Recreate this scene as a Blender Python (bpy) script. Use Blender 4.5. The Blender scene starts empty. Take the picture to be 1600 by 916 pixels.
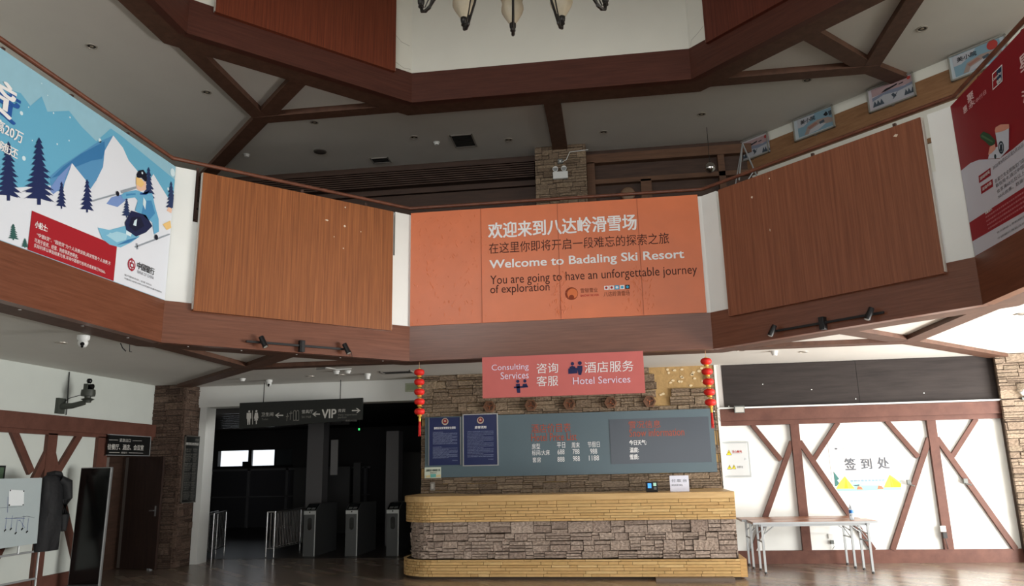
import bpy, math, random
from mathutils import Vector, Matrix
# ------------------------------------------------------------------ camera, world, light
SC = bpy.context.scene
COL = SC.collection
R = math.radians
EYE = 1.65
cam_d = bpy.data.cameras.new('camera'); cam = bpy.data.objects.new('camera', cam_d); COL.objects.link(cam)
cam_d.sensor_width = 36.0; cam_d.lens = 1181.67 / 1600 * 36.0
cam_d.clip_start = 0.05; cam_d.clip_end = 200
PITCH, ROLL, YAW = R(12.93), R(-1.27), R(-7.28)
_f = Vector((math.sin(YAW) * math.cos(PITCH), math.cos(YAW) * math.cos(PITCH), math.sin(PITCH)))
_r0 = Vector((math.cos(YAW), -math.sin(YAW), 0)); _u0 = _r0.cross(_f)
_r = math.cos(ROLL) * _r0 + math.sin(ROLL) * _u0; _u = -math.sin(ROLL) * _r0 + math.cos(ROLL) * _u0
cam.matrix_world = Matrix(((_r.x, _u.x, -_f.x, 0), (_r.y, _u.y, -_f.y, 0), (_r.z, _u.z, -_f.z, EYE), (0, 0, 0, 1)))
SC.camera = cam
SC.view_settings.view_transform = 'Standard'; SC.view_settings.look = 'None'
SC.view_settings.exposure = 0.0; SC.view_settings.gamma = 1.0; SC.view_settings.use_curve_mapping = False
W = bpy.data.worlds.new('sky'); SC.world = W; W.use_nodes = True
bg = W.node_tree.nodes['Background']; bg.inputs[0].default_value = (0.86, 0.93, 1.0, 1); bg.inputs[1].default_value = 1.3
SC.cycles.max_bounces = 7; SC.cycles.diffuse_bounces = 4; SC.cycles.glossy_bounces = 3
SC.cycles.sample_clamp_indirect = 6.0
def area(name, loc, tgt, sx, sy, power, col=(1, 0.98, 0.95)):
    d = bpy.data.lights.new(name, 'AREA'); d.shape = 'RECTANGLE'; d.size = sx; d.size_y = sy; d.energy = power; d.color = col
    o = bpy.data.objects.new(name, d); COL.objects.link(o); o.location = loc
    o.rotation_euler = (Vector(tgt) - Vector(loc)).to_track_quat('-Z', 'Y').to_euler()
    return o
# daylight entering through the glazed entrance side, ground floor and gallery, plus an added uplight
area('daylight_entrance_glazing', (2.6, -3.8, 1.75), (1.2, 10, 2.4), 8.0, 2.8, 400)
area('daylight_side_glazing', (8.85, 8.9, 1.4), (0, 9.6, 3.9), 5.4, 2.6, 820)
area('added_soffit_uplight', (8.8, 9.4, 0.25), (4.2, 10.2, 3.3), 5.0, 0.5, 420, (1, 0.95, 0.86))  # added lamp aimed up to brighten the right-hand soffit and beams
area('daylight_gallery_front', (-2.6, -3.8, 6.35), (0.2, 11, 4.6), 11.6, 1.7, 560)
area('daylight_gallery_side', (8.85, 4.6, 5.9), (-4, 8.2, 5.6), 7.0, 2.4, 240, (1, 0.94, 0.80))

# ------------------------------------------------------------------ materials
def lin(c):
    c /= 255.0
    return c / 12.92 if c <= 0.04045 else ((c + 0.055) / 1.055) ** 2.4
def L3(c): return (lin(c[0]), lin(c[1]), lin(c[2]), 1)
MATS = {}
def mat(name, c, rough=0.6, metal=0.0, spec=0.4, noise=0.0, nscale=8.0, emit=0.0, trans=0.0, bump=0.0):
    if name in MATS: return MATS[name]
    m = bpy.data.materials.new(name); m.use_nodes = True; nt = m.node_tree; b = nt.nodes['Principled BSDF']
    b.inputs['Base Color'].default_value = L3(c); b.inputs['Roughness'].default_value = rough; b.inputs['Metallic'].default_value = metal
    b.inputs['Specular IOR Level'].default_value = spec; b.inputs['Transmission Weight'].default_value = trans
    if emit: b.inputs['Emission Color'].default_value = L3(c); b.inputs['Emission Strength'].default_value = emit
    if noise or bump:
        tc = nt.nodes.new('ShaderNodeTexCoord'); n = nt.nodes.new('ShaderNodeTexNoise'); n.inputs['Scale'].default_value = nscale; n.inputs['Detail'].default_value = 5
        nt.links.new(tc.outputs['Object'], n.inputs['Vector'])
        if noise:
            mx = nt.nodes.new('ShaderNodeMix'); mx.data_type = 'RGBA'
            mx.inputs['A'].default_value = L3([max(0, v * (1 - noise)) for v in c]); mx.inputs['B'].default_value = L3([min(255, v * (1 + noise)) for v in c])
            nt.links.new(n.outputs['Fac'], mx.inputs['Factor']); nt.links.new(mx.outputs['Result'], b.inputs['Base Color'])
        if bump:
            bp = nt.nodes.new('ShaderNodeBump'); bp.inputs['Strength'].default_value = bump; bp.inputs['Distance'].default_value = 0.02
            nt.links.new(n.outputs['Fac'], bp.inputs['Height']); nt.links.new(bp.outputs['Normal'], b.inputs['Normal'])
    MATS[name] = m; return m
def grain(name, c0, c1, scl, rough=0.45, spec=0.35):
    # wood grain: noise stretched by scl = (sx, sy, sz) in object space
    m = bpy.data.materials.new(name); m.use_nodes = True; nt = m.node_tree; b = nt.nodes['Principled BSDF']
    b.inputs['Roughness'].default_value = rough; b.inputs['Specular IOR Level'].default_value = spec
    tc = nt.nodes.new('ShaderNodeTexCoord'); mp = nt.nodes.new('ShaderNodeMapping'); mp.inputs['Scale'].default_value = scl
    n = nt.nodes.new('ShaderNodeTexNoise'); n.inputs['Scale'].default_value = 1.0; n.inputs['Detail'].default_value = 6; n.inputs['Roughness'].default_value = 0.65
    rp = nt.nodes.new('ShaderNodeValToRGB'); rp.color_ramp.elements[0].position = 0.32; rp.color_ramp.elements[1].position = 0.68
    rp.color_ramp.elements[0].color = L3(c0); rp.color_ramp.elements[1].color = L3(c1)
    nt.links.new(tc.outputs['Object'], mp.inputs['Vector']); nt.links.new(mp.outputs['Vector'], n.inputs['Vector'])
    nt.links.new(n.outputs['Fac'], rp.inputs['Fac']); nt.links.new(rp.outputs['Color'], b.inputs['Base Color'])
    MATS[name] = m; return m
def tinted(name, cols, rough=0.8, nscale=25, namp=0.3, bump=0.5, stretch=(1, 1, 1), spec=0.25):
    # per-block colour (attribute tint) with fine noise
    m = bpy.data.materials.new(name); m.use_nodes = True; nt = m.node_tree; b = nt.nodes['Principled BSDF']
    b.inputs['Roughness'].default_value = rough; b.inputs['Specular IOR Level'].default_value = spec
    at = nt.nodes.new('ShaderNodeAttribute'); at.attribute_name = 'tint'; at.attribute_type = 'GEOMETRY'
    rp = nt.nodes.new('ShaderNodeValToRGB'); cr = rp.color_ramp
    while len(cr.elements) < len(cols): cr.elements.new(0.5)
    for i, c in enumerate(cols): cr.elements[i].position = i / (len(cols) - 1); cr.elements[i].color = L3(c)
    nt.links.new(at.outputs['Fac'], rp.inputs['Fac'])
    tc = nt.nodes.new('ShaderNodeTexCoord'); mp = nt.nodes.new('ShaderNodeMapping'); mp.inputs['Scale'].default_value = stretch
    n = nt.nodes.new('ShaderNodeTexNoise'); n.inputs['Scale'].default_value = nscale; n.inputs['Detail'].default_value = 6
    nt.links.new(tc.outputs['Object'], mp.inputs['Vector']); nt.links.new(mp.outputs['Vector'], n.inputs['Vector'])
    hs = nt.nodes.new('ShaderNodeHueSaturation'); mr = nt.nodes.new('ShaderNodeMapRange')
    mr.inputs['From Min'].default_value = 0.3; mr.inputs['From Max'].default_value = 0.7; mr.inputs['To Min'].default_value = 1 - namp; mr.inputs['To Max'].default_value = 1 + namp
    nt.links.new(n.outputs['Fac'], mr.inputs['Value']); nt.links.new(mr.outputs['Result'], hs.inputs['Value']); nt.links.new(rp.outputs['Color'], hs.inputs['Color'])
    nt.links.new(hs.outputs['Color'], b.inputs['Base Color'])
    if bump:
        bp = nt.nodes.new('ShaderNodeBump'); bp.inputs['Strength'].default_value = min(1.0, bump * 1.3); bp.inputs['Distance'].default_value = 0.03
        nt.links.new(n.outputs['Fac'], bp.inputs['Height']); nt.links.new(bp.outputs['Normal'], b.inputs['Normal'])
    MATS[name] = m; return m
PRINT = dict(aqua=(170,228,230), bannerorange=(222,122,74), blackic=(40,40,45), bluegrey=(140,165,180), board1=(120,185,215), board2=(165,212,230), brownink=(72,38,30), brownink2=(120,60,40),
    cardblue=(30,60,90), cardred=(150,30,40), cream=(222,160,140), cupwhite=(205,215,228), cyanic=(60,170,215), darkgreen=(70,120,115), deepblue=(40,90,165), emblemgold=(190,170,150), emblemred=(150,40,35),
    flake=(215,236,243), goggle=(238,200,130), green=(50,95,90), greenink=(45,70,60), helmet=(18,22,38), ink=(35,35,38), inkgrey=(95,98,105), jacket=(105,175,212), jacket2=(70,140,190), leaf=(50,85,60), leaf2=(80,120,85),
    lilac=(236,225,245), logobrown=(140,62,36), logored=(165,35,55), marker=(110,120,160), mint=(40,60,70), muralgreen=(150,215,185), muralpink=(225,190,180), muralred=(195,120,95), navy=(28,36,74), navy2=(20,26,54), navysign=(40,44,84),
    noticeblue=(28,36,76), noticetext=(150,160,190), orangeink=(172,82,60), palegreen=(180,220,210), paperwhite=(228,234,236), peakblue=(88,150,196), peakdeep=(58,122,175), peaklav=(120,150,205), picblue=(120,150,165), picdark=(70,80,90),
    picgrey=(122,130,148), picpink=(165,140,142), picred=(165,60,55), picred2=(150,110,100), picsand=(150,134,126), picsnow=(172,174,180), pinktext=(222,160,165), pinkwhite=(235,205,205), pole=(150,160,170), postergrey=(205,208,220),
    posterred=(165,28,40), posterred2=(150,30,42), redink=(180,50,40), signblack=(30,32,30), signdim=(120,118,112), signgrey=(190,188,182), skin=(235,195,170), sky2=(104,176,208), slategrey=(90,105,110), snow=(226,232,240),
    sticksand=(215,200,150), stickteal=(110,180,170), tentdeep=(225,180,50), tentyellow=(245,215,85), tree=(30,44,90), tree2=(36,54,96), warnyellow=(240,220,60), white=(240,240,240))
def ink(n): return mat('ink_' + n, PRINT[n], 0.65, spec=0.25)
veneer = grain('wood_veneer_vertical', (118, 68, 38), (160, 98, 56), (42, 42, 0.9), 0.4)
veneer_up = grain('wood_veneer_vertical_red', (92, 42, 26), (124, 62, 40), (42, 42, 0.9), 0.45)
fascia_m = grain('wood_fascia', (100, 58, 40), (122, 76, 56), (1.6, 1.6, 36), 0.3, 0.5)
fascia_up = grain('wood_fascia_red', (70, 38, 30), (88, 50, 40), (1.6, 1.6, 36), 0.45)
beam_m = grain('wood_beam', (78, 54, 42), (100, 70, 56), (7, 7, 7), 0.55)
timber_m = grain('timber_red_brown', (88, 56, 47), (106, 70, 59), (5, 5, 5), 0.5, 0.25)
rail_m = grain('rail_wood', (96, 58, 44), (122, 76, 58), (6, 6, 6), 0.35)
band_m = grain('wood_band', (128, 92, 62), (150, 112, 80), (3, 3, 24), 0.5)
dark_wood = grain('dark_wood_panel', (58, 42, 34), (76, 56, 46), (2, 2, 20), 0.5)
board_m = grain('dark_board', (44, 39, 38), (58, 52, 50), (1.2, 1.2, 14), 0.6, 0.15)
door_m = grain('door_wood', (44, 32, 28), (60, 44, 38), (20, 20, 1.5), 0.4)
plaster = mat('white_plaster', (232, 234, 230), 0.75, noise=0.02, nscale=3)
plaster_up = mat('white_plaster_gallery', (226, 226, 216), 0.8, noise=0.02, nscale=2)
ceil_m = mat('ceiling_paint', (214, 212, 206), 0.85, noise=0.03, nscale=1.5)
stone_wall = tinted('ledge_stone_brown', [(112, 96, 80), (130, 112, 94), (140, 122, 102), (122, 106, 90), (148, 130, 108)], 0.9, 22, 0.28, 0.8, (1, 1, 2))
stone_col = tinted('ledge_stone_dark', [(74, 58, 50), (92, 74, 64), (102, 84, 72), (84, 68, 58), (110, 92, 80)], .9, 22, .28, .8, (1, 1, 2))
stone_pier = tinted('ledge_stone_pale', [(112, 98, 84), (130, 116, 100), (140, 124, 108), (122, 106, 92), (150, 134, 116)], .9, 22, .25, .8, (1, 1, 2))
stone_desk = tinted('ledge_stone_grey', [(152, 134, 122), (168, 150, 136), (178, 160, 146), (160, 142, 130), (186, 168, 154)], 0.85, 22, 0.26, 0.8, (1, 1, 2))
plank_m = tinted('pine_strip', [(194, 156, 102), (212, 174, 118), (202, 166, 110), (220, 186, 130)], 0.55, 6, 0.14, 0.15, (2, 2, 18))
joint = mat('stone_joint', (66, 54, 46), .95)
mortar = mat('bare_wall_mortar', (168, 138, 92), 0.9, noise=0.12, nscale=14, bump=0.5)
glue = mat('old_adhesive', (214, 196, 160), 0.9)
black = mat('black_metal', (26, 26, 27), 0.45, spec=0.4, noise=0.05)
blackgloss = mat('black_glass', (8, 9, 10), 0.12, spec=0.5)
steel = mat('brushed_steel', (170, 172, 172), 0.3, 0.9)
steel_paint = mat('grey_paint_steel', (168, 172, 174), 0.4, 0.3)
white_pl = mat('white_plastic', (224, 226, 224), 0.4)
grey_pl = mat('grey_plastic', (110, 114, 112), 0.5)
lens_m = mat('lens_glass', (12, 12, 14), 0.08)
dull_hole = mat('vent_shadow', (16, 15, 14), 0.9)

# ------------------------------------------------------------------ mesh helpers
class MB:
    def __init__(s): s.v = []; s.f = []; s.mi = []; s.t = []
    def add(s, vs, fs, m=0, t=0.0):
        o = len(s.v); s.v += [tuple(v) for v in vs]; s.f += [tuple(i + o for i in f) for f in fs]; s.mi += [m] * len(fs); s.t += [t] * len(fs); return s
    def box(s, a, b, M=None, m=0, t=0.0):
        x0, y0, z0 = a; x1, y1, z1 = b
        vs = [Vector(p) for p in ((x0, y0, z0), (x1, y0, z0), (x1, y1, z0), (x0, y1, z0), (x0, y0, z1), (x1, y0, z1), (x1, y1, z1), (x0, y1, z1))]
        if M is not None: vs = [M @ v for v in vs]
        return s.add(vs, [(0, 3, 2, 1), (4, 5, 6, 7), (0, 1, 5, 4), (1, 2, 6, 5), (2, 3, 7, 6), (3, 0, 4, 7)], m, t)
    def fbox(s, F, u0, v0, d0, u1, v1, d1, m=0, t=0.0, ch=0.0):
        # box in a mapped frame; ch insets the outer face for a chamfered edge
        vs = [F(u0, v0, d0), F(u1, v0, d0), F(u1, v1, d0), F(u0, v1, d0), F(u0 + ch, v0 + ch, d1), F(u1 - ch, v0 + ch, d1), F(u1 - ch, v1 - ch, d1), F(u0 + ch, v1 - ch, d1)]
        return s.add(vs, [(0, 3, 2, 1), (4, 5, 6, 7), (0, 1, 5, 4), (1, 2, 6, 5), (2, 3, 7, 6), (3, 0, 4, 7)], m, t)
    def prism(s, F, poly, d0, d1, m=0, t=0.0):
        n = len(poly); vs = [F(u, v, d0) for u, v in poly] + [F(u, v, d1) for u, v in poly]
        return s.add(vs, [tuple(range(n))[::-1], tuple(range(n, 2 * n))] + [(i, (i + 1) % n, n + (i + 1) % n, n + i) for i in range(n)], m, t)
    def sheet(s, F, poly, d, m=0):
        return s.add([F(u, v, d) for u, v in poly], [tuple(range(len(poly)))], m)
    def cyl(s, p0, p1, r0, r1=None, n=16, m=0, cap=True):
        p0 = Vector(p0); p1 = Vector(p1); r1 = r0 if r1 is None else r1
        q = (p1 - p0).to_track_quat('Z', 'Y'); vs = []
        for p, r in ((p0, r0), (p1, r1)):
            for i in range(n): a = 2 * math.pi * i / n; vs.append(p + q @ Vector((r * math.cos(a), r * math.sin(a), 0)))
        fs = [(i, (i + 1) % n, n + (i + 1) % n, n + i) for i in range(n)]
        if cap: fs += [tuple(range(n))[::-1], tuple(range(n, 2 * n))]
        return s.add(vs, fs, m)
    def tube(s, pts, r, n=8, m=0):
        pts = [Vector(p) for p in pts]; k = len(pts); vs = []; fs = []
        rr = r if isinstance(r, (list, tuple)) else [r] * k
        for i, p in enumerate(pts):
            d = (pts[min(i + 1, k - 1)] - pts[max(i - 1, 0)]).normalized(); q = d.to_track_quat('Z', 'Y')
            for j in range(n): a = 2 * math.pi * j / n; vs.append(p + q @ Vector((rr[i] * math.cos(a), rr[i] * math.sin(a), 0)))
        for i in range(k - 1):
            for j in range(n): fs.append((i * n + j, i * n + (j + 1) % n, (i + 1) * n + (j + 1) % n, (i + 1) * n + j))
        fs += [tuple(range(n))[::-1], tuple(range((k - 1) * n, k * n))]
        return s.add(vs, fs, m)
    def lathe(s, prof, M, n=24, m=0, ripple=0.0, rn=0):
        vs = []; fs = []; k = len(prof)
        for r, z in prof:
            for j in range(n):
                a = 2 * math.pi * j / n; q = r * (1 + ripple * math.cos(rn * a)) if rn else r
                vs.append(M @ Vector((q * math.cos(a), q * math.sin(a), z)))
        for i in range(k - 1):
            for j in range(n): fs.append((i * n + j, i * n + (j + 1) % n, (i + 1) * n + (j + 1) % n, (i + 1) * n + j))
        if prof[0][0] > 1e-4: fs.append(tuple(range(n))[::-1])
        if prof[-1][0] > 1e-4: fs.append(tuple(range((k - 1) * n, k * n)))
        return s.add(vs, fs, m)
    def build(s, name, mats, parent=None, smooth=False, bevel=0.0):
        if not isinstance(mats, (list, tuple)): mats = [mats]
        vs = [Vector(v) for v in s.v]
        if parent is None:
            xs = [v.x for v in vs]; ys = [v.y for v in vs]; zs = [v.z for v in vs]
            org = Vector(((min(xs) + max(xs)) / 2, (min(ys) + max(ys)) / 2, min(zs)))
        else: org = Vector((0, 0, 0))
        me = bpy.data.meshes.new(name)
        if parent is not None:
            Mi = WORLD[parent.name].inverted(); vs = [Mi @ v for v in vs]
        me.from_pydata([v - org for v in vs], [], s.f)
        for mm in mats: me.materials.append(mm)
        me.polygons.foreach_set('material_index', s.mi)
        at = me.attributes.new('tint', 'FLOAT', 'FACE'); at.data.foreach_set('value', s.t)
        if smooth: me.polygons.foreach_set('use_smooth', [True] * len(me.polygons))
        me.update()
        o = bpy.data.objects.new(name, me); COL.objects.link(o)
        if parent is None: o.location = org; WORLD[o.name] = Matrix.Translation(org)
        else: o.parent = parent; WORLD[o.name] = WORLD[parent.name].copy()
        if smooth:
            md = o.modifiers.new('edges', 'EDGE_SPLIT'); md.split_angle = R(40)
        if bevel:
            b = o.modifiers.new('bevel', 'BEVEL'); b.width = bevel; b.segments = 2; b.limit_method = 'ANGLE'
        return o
WORLD = {}
def thing(name, label, cat, loc=(0, 0, 0), group=None):
    o = bpy.data.objects.new(name, None); COL.objects.link(o); o.location = loc; WORLD[o.name] = Matrix.Translation(loc)
    return tag(o, label, cat, group)
def tag(o, label, cat, group=None):
    o['label'] = label; o['category'] = cat
    if group: o['group'] = group
    return o
def struct(o): o['kind'] = 'structure'; return o
def dup(root, delta, label, group=None):
    r = root.copy(); COL.objects.link(r); r.location = Vector(root.location) + Vector(delta); r['label'] = label
    if group: r['group'] = group
    for ch in list(root.children):
        c = ch.copy(); COL.objects.link(c); c.parent = r
        for g in list(ch.children):
            e = g.copy(); COL.objects.link(e); e.parent = c
    return r
def frame(o, u, v, n):
    o = Vector(o); u = Vector(u); v = Vector(v); n = Vector(n)
    return lambda a, b, d=0.0: o + u * a + v * b + n * d
S2 = math.sqrt(0.5); Z = (0, 0, 1)
# octagonal atrium: plan corners (camera side at small y)
V0 = Vector((-5.482, 8.577, 0)); V1 = Vector((-2.999, 11.06, 0)); V2 = Vector((1.49, 11.06, 0)); V3 = Vector((4.013, 8.537, 0))
V4 = Vector((4.013, 4.09, 0)); V5 = Vector((1.49, 1.6, 0)); V6 = Vector((-2.999, 1.6, 0)); V7 = Vector((-5.482, 4.09, 0))
OCT = [V0, V1, V2, V3, V4, V5, V6, V7]
FC = frame((0, 11.06, 0), (1, 0, 0), Z, (0, -1, 0))
FL = frame(V0, (S2, S2, 0), Z, (S2, -S2, 0)); LL = (V1 - V0).length
FR = frame(V2, (S2, -S2, 0), Z, (-S2, -S2, 0)); LR = (V3 - V2).length
FW = frame((-5.482, 0, 0), (0, 1, 0), Z, (1, 0, 0))
FE = frame((4.013, 8.5368, 0), (0, -1, 0), Z, (-1, 0, 0))
FB = lambda y: frame((0, y, 0), (1, 0, 0), Z, (0, -1, 0))      # wall facing the camera at depth y
FX = lambda x: frame((x, 0, 0), (0, 1, 0), Z, (1, 0, 0))       # wall on the west side, facing +x
_tc = {}
def glyphs(body, bold):
    k = (body, bold)
    if k in _tc: return _tc[k]
    c = bpy.data.curves.new('lettering_curve', 'FONT'); c.body = body; c.size = 1.0; c.resolution_u = 3
    c.fill_mode = 'FRONT'
    o = bpy.data.objects.new('lettering_curve', c); COL.objects.link(o)
    dg = bpy.context.evaluated_depsgraph_get(); ev = o.evaluated_get(dg); me = ev.to_mesh()
    vs = [(v.co.x, v.co.y) for v in me.vertices]; fs = [tuple(p.vertices) for p in me.polygons]
    ev.to_mesh_clear(); bpy.data.objects.remove(o); bpy.data.curves.remove(c)
    _tc[k] = (vs, fs); return _tc[k]
LAY = 0.0012
def text_in(mb, F, body, u0, v0, u1, v1, d, m=0, bold=0):
    vs, fs = glyphs(body, bold)
    if not vs: return
    xs = [a for a, b in vs]; ys = [b for a, b in vs]; x0, x1, y0, y1 = min(xs), max(xs), min(ys), max(ys)
    sx = (u1 - u0) / max(x1 - x0, 1e-6); sy = (v1 - v0) / max(y1 - y0, 1e-6)
    w = abs(sy) * 0.02                                       # heavier weight: the strokes repeated a hair apart
    for k, (dx, dy) in enumerate(((0, 0), (-w, -w * .6), (w, -w * .6), (-w, w * .6), (w, w * .6)) if bold else ((0, 0),)):
        mb.add([F(u0 + (a - x0) * sx + dx, v0 + (b - y0) * sy + dy, d + k * 0.0002) for a, b in vs], fs, m)
def print_art(key, F, parent, base=0.0, names=('printed_artwork', 'lettering'), clip=None, lines=True):
    A = MB(); T = MB(); ca = []; ct = []
    def mi(lst, c):
        if c not in lst: lst.append(c)
        return lst.index(c)
    def cp(poly):
        if not clip: return poly
        u0, u1, v0, v1 = clip
        for ax, lim, sg in ((0, u0, 1), (0, u1, -1), (1, v0, 1), (1, v1, -1)):
            out = []
            for i in range(len(poly)):
                a, b = poly[i - 1], poly[i]; da = sg * (a[ax] - lim); db = sg * (b[ax] - lim)
                if (da >= 0) != (db >= 0):
                    k = da / (da - db); out.append((a[0] + (b[0] - a[0]) * k, a[1] + (b[1] - a[1]) * k))
                if db >= 0: out.append(b)
            poly = out
            if len(poly) < 3: return []
        return poly
    for e in ART[key]:
        if e[0] == 'p':
            q = cp(e[3])
            if q: A.sheet(F, q, base + LAY * e[2], mi(ca, e[1]))
        elif e[0] == 'c':
            q = cp([(e[3] + e[5] * e[6] * math.cos(a * math.pi / 10), e[4] + e[5] * math.sin(a * math.pi / 10)) for a in range(20)])
            if q: A.sheet(F, q, base + LAY * e[2], mi(ca, e[1]))
        elif lines:                                              # one part for each line of writing
            B = MB(); text_in(B, F, e[3], e[4], e[5], e[6], e[7], base + LAY * e[2], 0, e[8])
            if B.v: B.build(names[1], ink(e[1]), parent)
        else: text_in(T, F, e[3], e[4], e[5], e[6], e[7], base + LAY * e[2], mi(ct, e[1]), e[8])
    if A.v: A.build(names[0], [ink(c) for c in ca], parent)
    if T.v: T.build(names[1], [ink(c) for c in ct], parent)
def ledge(mb, F, u0, u1, v0, v1, rh, ln, dp, seed, holes=(), ch=0.004, base=-0.03, gap=0.0007, jit=0.006, fine=None):
    rnd = random.Random(seed); v = v0
    while v < v1 - 0.01:
        h = rnd.uniform(*rh)
        if v + h > v1 - rh[0] * 0.6: h = v1 - v
        u = u0 - rnd.uniform(0, ln[0])
        while u < u1:
            l = rnd.uniform(*ln) if not (fine and u < fine[0]) else rnd.uniform(*fine[1]); a = max(u, u0); b = min(u + l, u1); u += l
            if b - a < 0.012: continue
            cu, cv = (a + b) / 2, v + h / 2
            if any(x0 < cu < x1 and y0 < cv < y1 for x0, x1, y0, y1 in holes): continue
            parts = [(v, v + h)]
            if jit:                                              # coursed rubble: one, two or three stones to the height, uneven joints
                r_ = rnd.random(); k1 = rnd.uniform(.3, .7); e0, e1 = rnd.uniform(-.008, .008), rnd.uniform(-.008, .008)
                lo = max(v0, v + e0); hi = min(v1, v + h + e1); mid = lo + (hi - lo) * k1
                if r_ < .3: parts = [(lo, hi)]
                elif r_ < .8: parts = [(lo, mid), (mid, hi)]
                else: parts = [(lo, lo + (hi - lo) * .3), (lo + (hi - lo) * .3, lo + (hi - lo) * .62), (lo + (hi - lo) * .62, hi)]
            for p, q in parts:
                d = rnd.uniform(*dp); jx = jit * rnd.uniform(.6, 1.8); j = lambda: rnd.uniform(-jx, jx)
                vs = [F(a + gap, p + gap, base), F(b - gap, p + gap, base), F(b - gap, q - gap, base), F(a + gap, q - gap, base),
                      F(a + gap + ch, p + gap + ch, d + j()), F(b - gap - ch, p + gap + ch, d + j()), F(b - gap - ch, q - gap - ch, d + j()), F(a + gap + ch, q - gap - ch, d + j())]
                if jit: vs[5] = vs[5] + (vs[6] - vs[5]) * rnd.uniform(0, .08); vs[7] = vs[7] + (vs[4] - vs[7]) * rnd.uniform(0, .1)
                mb.add(vs, [(4, 5, 6, 7), (0, 1, 5, 4), (1, 2, 6, 5), (2, 3, 7, 6), (3, 0, 4, 7)], 0, rnd.random())
        v += h
def fill_with_hole(outer, inner, z, flip):
    import bmesh
    bm = bmesh.new(); ed = []
    for loop in (outer, inner):
        vs = [bm.verts.new((p[0], p[1], z)) for p in loop]
        ed += [bm.edges.new((vs[i], vs[(i + 1) % len(vs)])) for i in range(len(vs))]
    bmesh.ops.triangle_fill(bm, use_beauty=True, use_dissolve=False, edges=ed)
    bm.verts.index_update(); mb = MB(); vs = [v.co.copy() for v in bm.verts]; fs = []
    for f in bm.faces:
        idx = [v.index for v in f.verts]
        if (f.normal.z > 0) == flip: idx.reverse()
        fs.append(tuple(idx))
    bm.free(); mb.add(vs, fs); return mb
# ------------------------------------------------------------------ the setting
ZC = 3.30; ZS = 3.235; ZT = 3.764; ZP = 5.555; ZU = 7.585; ZS2 = 7.483; ZT2 = 8.007
YB = 13.6; XL = -8.6; XR = 9.0; YF = -4.0
def S(mb, name, mats, **k): return struct(mb.build(name, mats, **k))
# floor: tiles laid like worn planks
fm = bpy.data.materials.new('floor_tile'); fm.use_nodes = True; nt = fm.node_tree; bs = nt.nodes['Principled BSDF']
tc = nt.nodes.new('ShaderNodeTexCoord'); mp = nt.nodes.new('ShaderNodeMapping'); mp.inputs['Rotation'].default_value = (0, 0, R(45))
br = nt.nodes.new('ShaderNodeTexBrick'); br.inputs['Scale'].default_value = 1.0; br.inputs['Brick Width'].default_value = 0.9; br.inputs['Row Height'].default_value = 0.15; br.inputs['Mortar Size'].default_value = 0.004
br.inputs['Color1'].default_value = L3((158, 142, 128)); br.inputs['Color2'].default_value = L3((124, 107, 95)); br.inputs['Mortar'].default_value = L3((70, 60, 54)); br.inputs['Bias'].default_value = -0.1
n1 = nt.nodes.new('ShaderNodeTexNoise'); n1.inputs['Scale'].default_value = 3; n1.inputs['Detail'].default_value = 6
mx = nt.nodes.new('ShaderNodeMix'); mx.data_type = 'RGBA'; mx.blend_type = 'MULTIPLY'; mx.inputs['Factor'].default_value = 0.35
nt.links.new(tc.outputs['Object'], mp.inputs['Vector']); nt.links.new(mp.outputs['Vector'], br.inputs['Vector']); nt.links.new(tc.outputs['Object'], n1.inputs['Vector'])
nt.links.new(br.outputs['Color'], mx.inputs['A']); nt.links.new(n1.outputs['Color'], mx.inputs['B']); nt.links.new(mx.outputs['Result'], bs.inputs['Base Color'])
bs.inputs['Roughness'].default_value = 0.24; bs.inputs['Specular IOR Level'].default_value = 0.55
m = MB(); m.box((-16, YF, -0.2), (XR, 30, 0)); S(m, 'floor', fm)
octo = [(v.x, v.y) for v in OCT]
OUTER = [(XL - 0.8, YF), (XR, YF), (XR, 14.2), (XL - 0.8, 14.2)]
S(fill_with_hole(OUTER, octo, ZC, False), 'ceiling', ceil_m)
off = []
for i in range(8):                                        # outer line of the soffit board, mitred
    a, b, c = OCT[i - 1], OCT[i], OCT[(i + 1) % 8]
    d = ((b - a).normalized() - (c - b).normalized()).normalized()
    off.append(b + d * (0.43 / math.cos(R(22.5))))
S(fill_with_hole(OUTER, octo, 4.2, True), 'floor_gallery', mat('gallery_floor', (110, 96, 84), 0.6))
S(fill_with_hole(OUTER, octo, ZU, False), 'ceiling_gallery', ceil_m)
m = MB(); m.box((-7.5, -0.2, 11.9), (6, 13, 12.0)); S(m, 'ceiling_atrium', plaster_up)
# shell walls (the glazed sides are openings the daylight comes through)
def wall(name, a, b, mt=plaster): m = MB(); m.box(a, b); return S(m, name, mt)
wall('wall_back', (1.7, YB, 0), (XR, YB + 0.25, ZC))
plaster_l = mat('left_wall_plaster_shaded', (204, 210, 204), .75, noise=.02, nscale=3)  # greyer than the other plaster: dimmer light on this side put into the colour
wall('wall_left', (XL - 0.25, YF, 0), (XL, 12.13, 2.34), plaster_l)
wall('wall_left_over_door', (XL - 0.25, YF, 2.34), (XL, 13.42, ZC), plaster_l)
wall('wall_left_recess', (-9.3, 12.13, 0), (-9.1, 13.75, 2.34), dark_wood)
wall('wall_left_recess_end', (-9.1, 13.44, 0), (XL, 13.74, 2.34), dark_wood)
wall('wall_left_recess_near', (-9.1, 12.0, 0), (XL - .25, 12.13, 2.34), dark_wood)
wall('wall_entrance', (XL, YF - 0.2, ZC), (XR, YF, 4.4)); wall('wall_entrance_top', (XL, YF - 0.2, 7.3), (XR, YF, ZU)); wall('wall_entrance_end', (XL, YF - 0.2, 0), (-1.2, YF, ZC))
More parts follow.
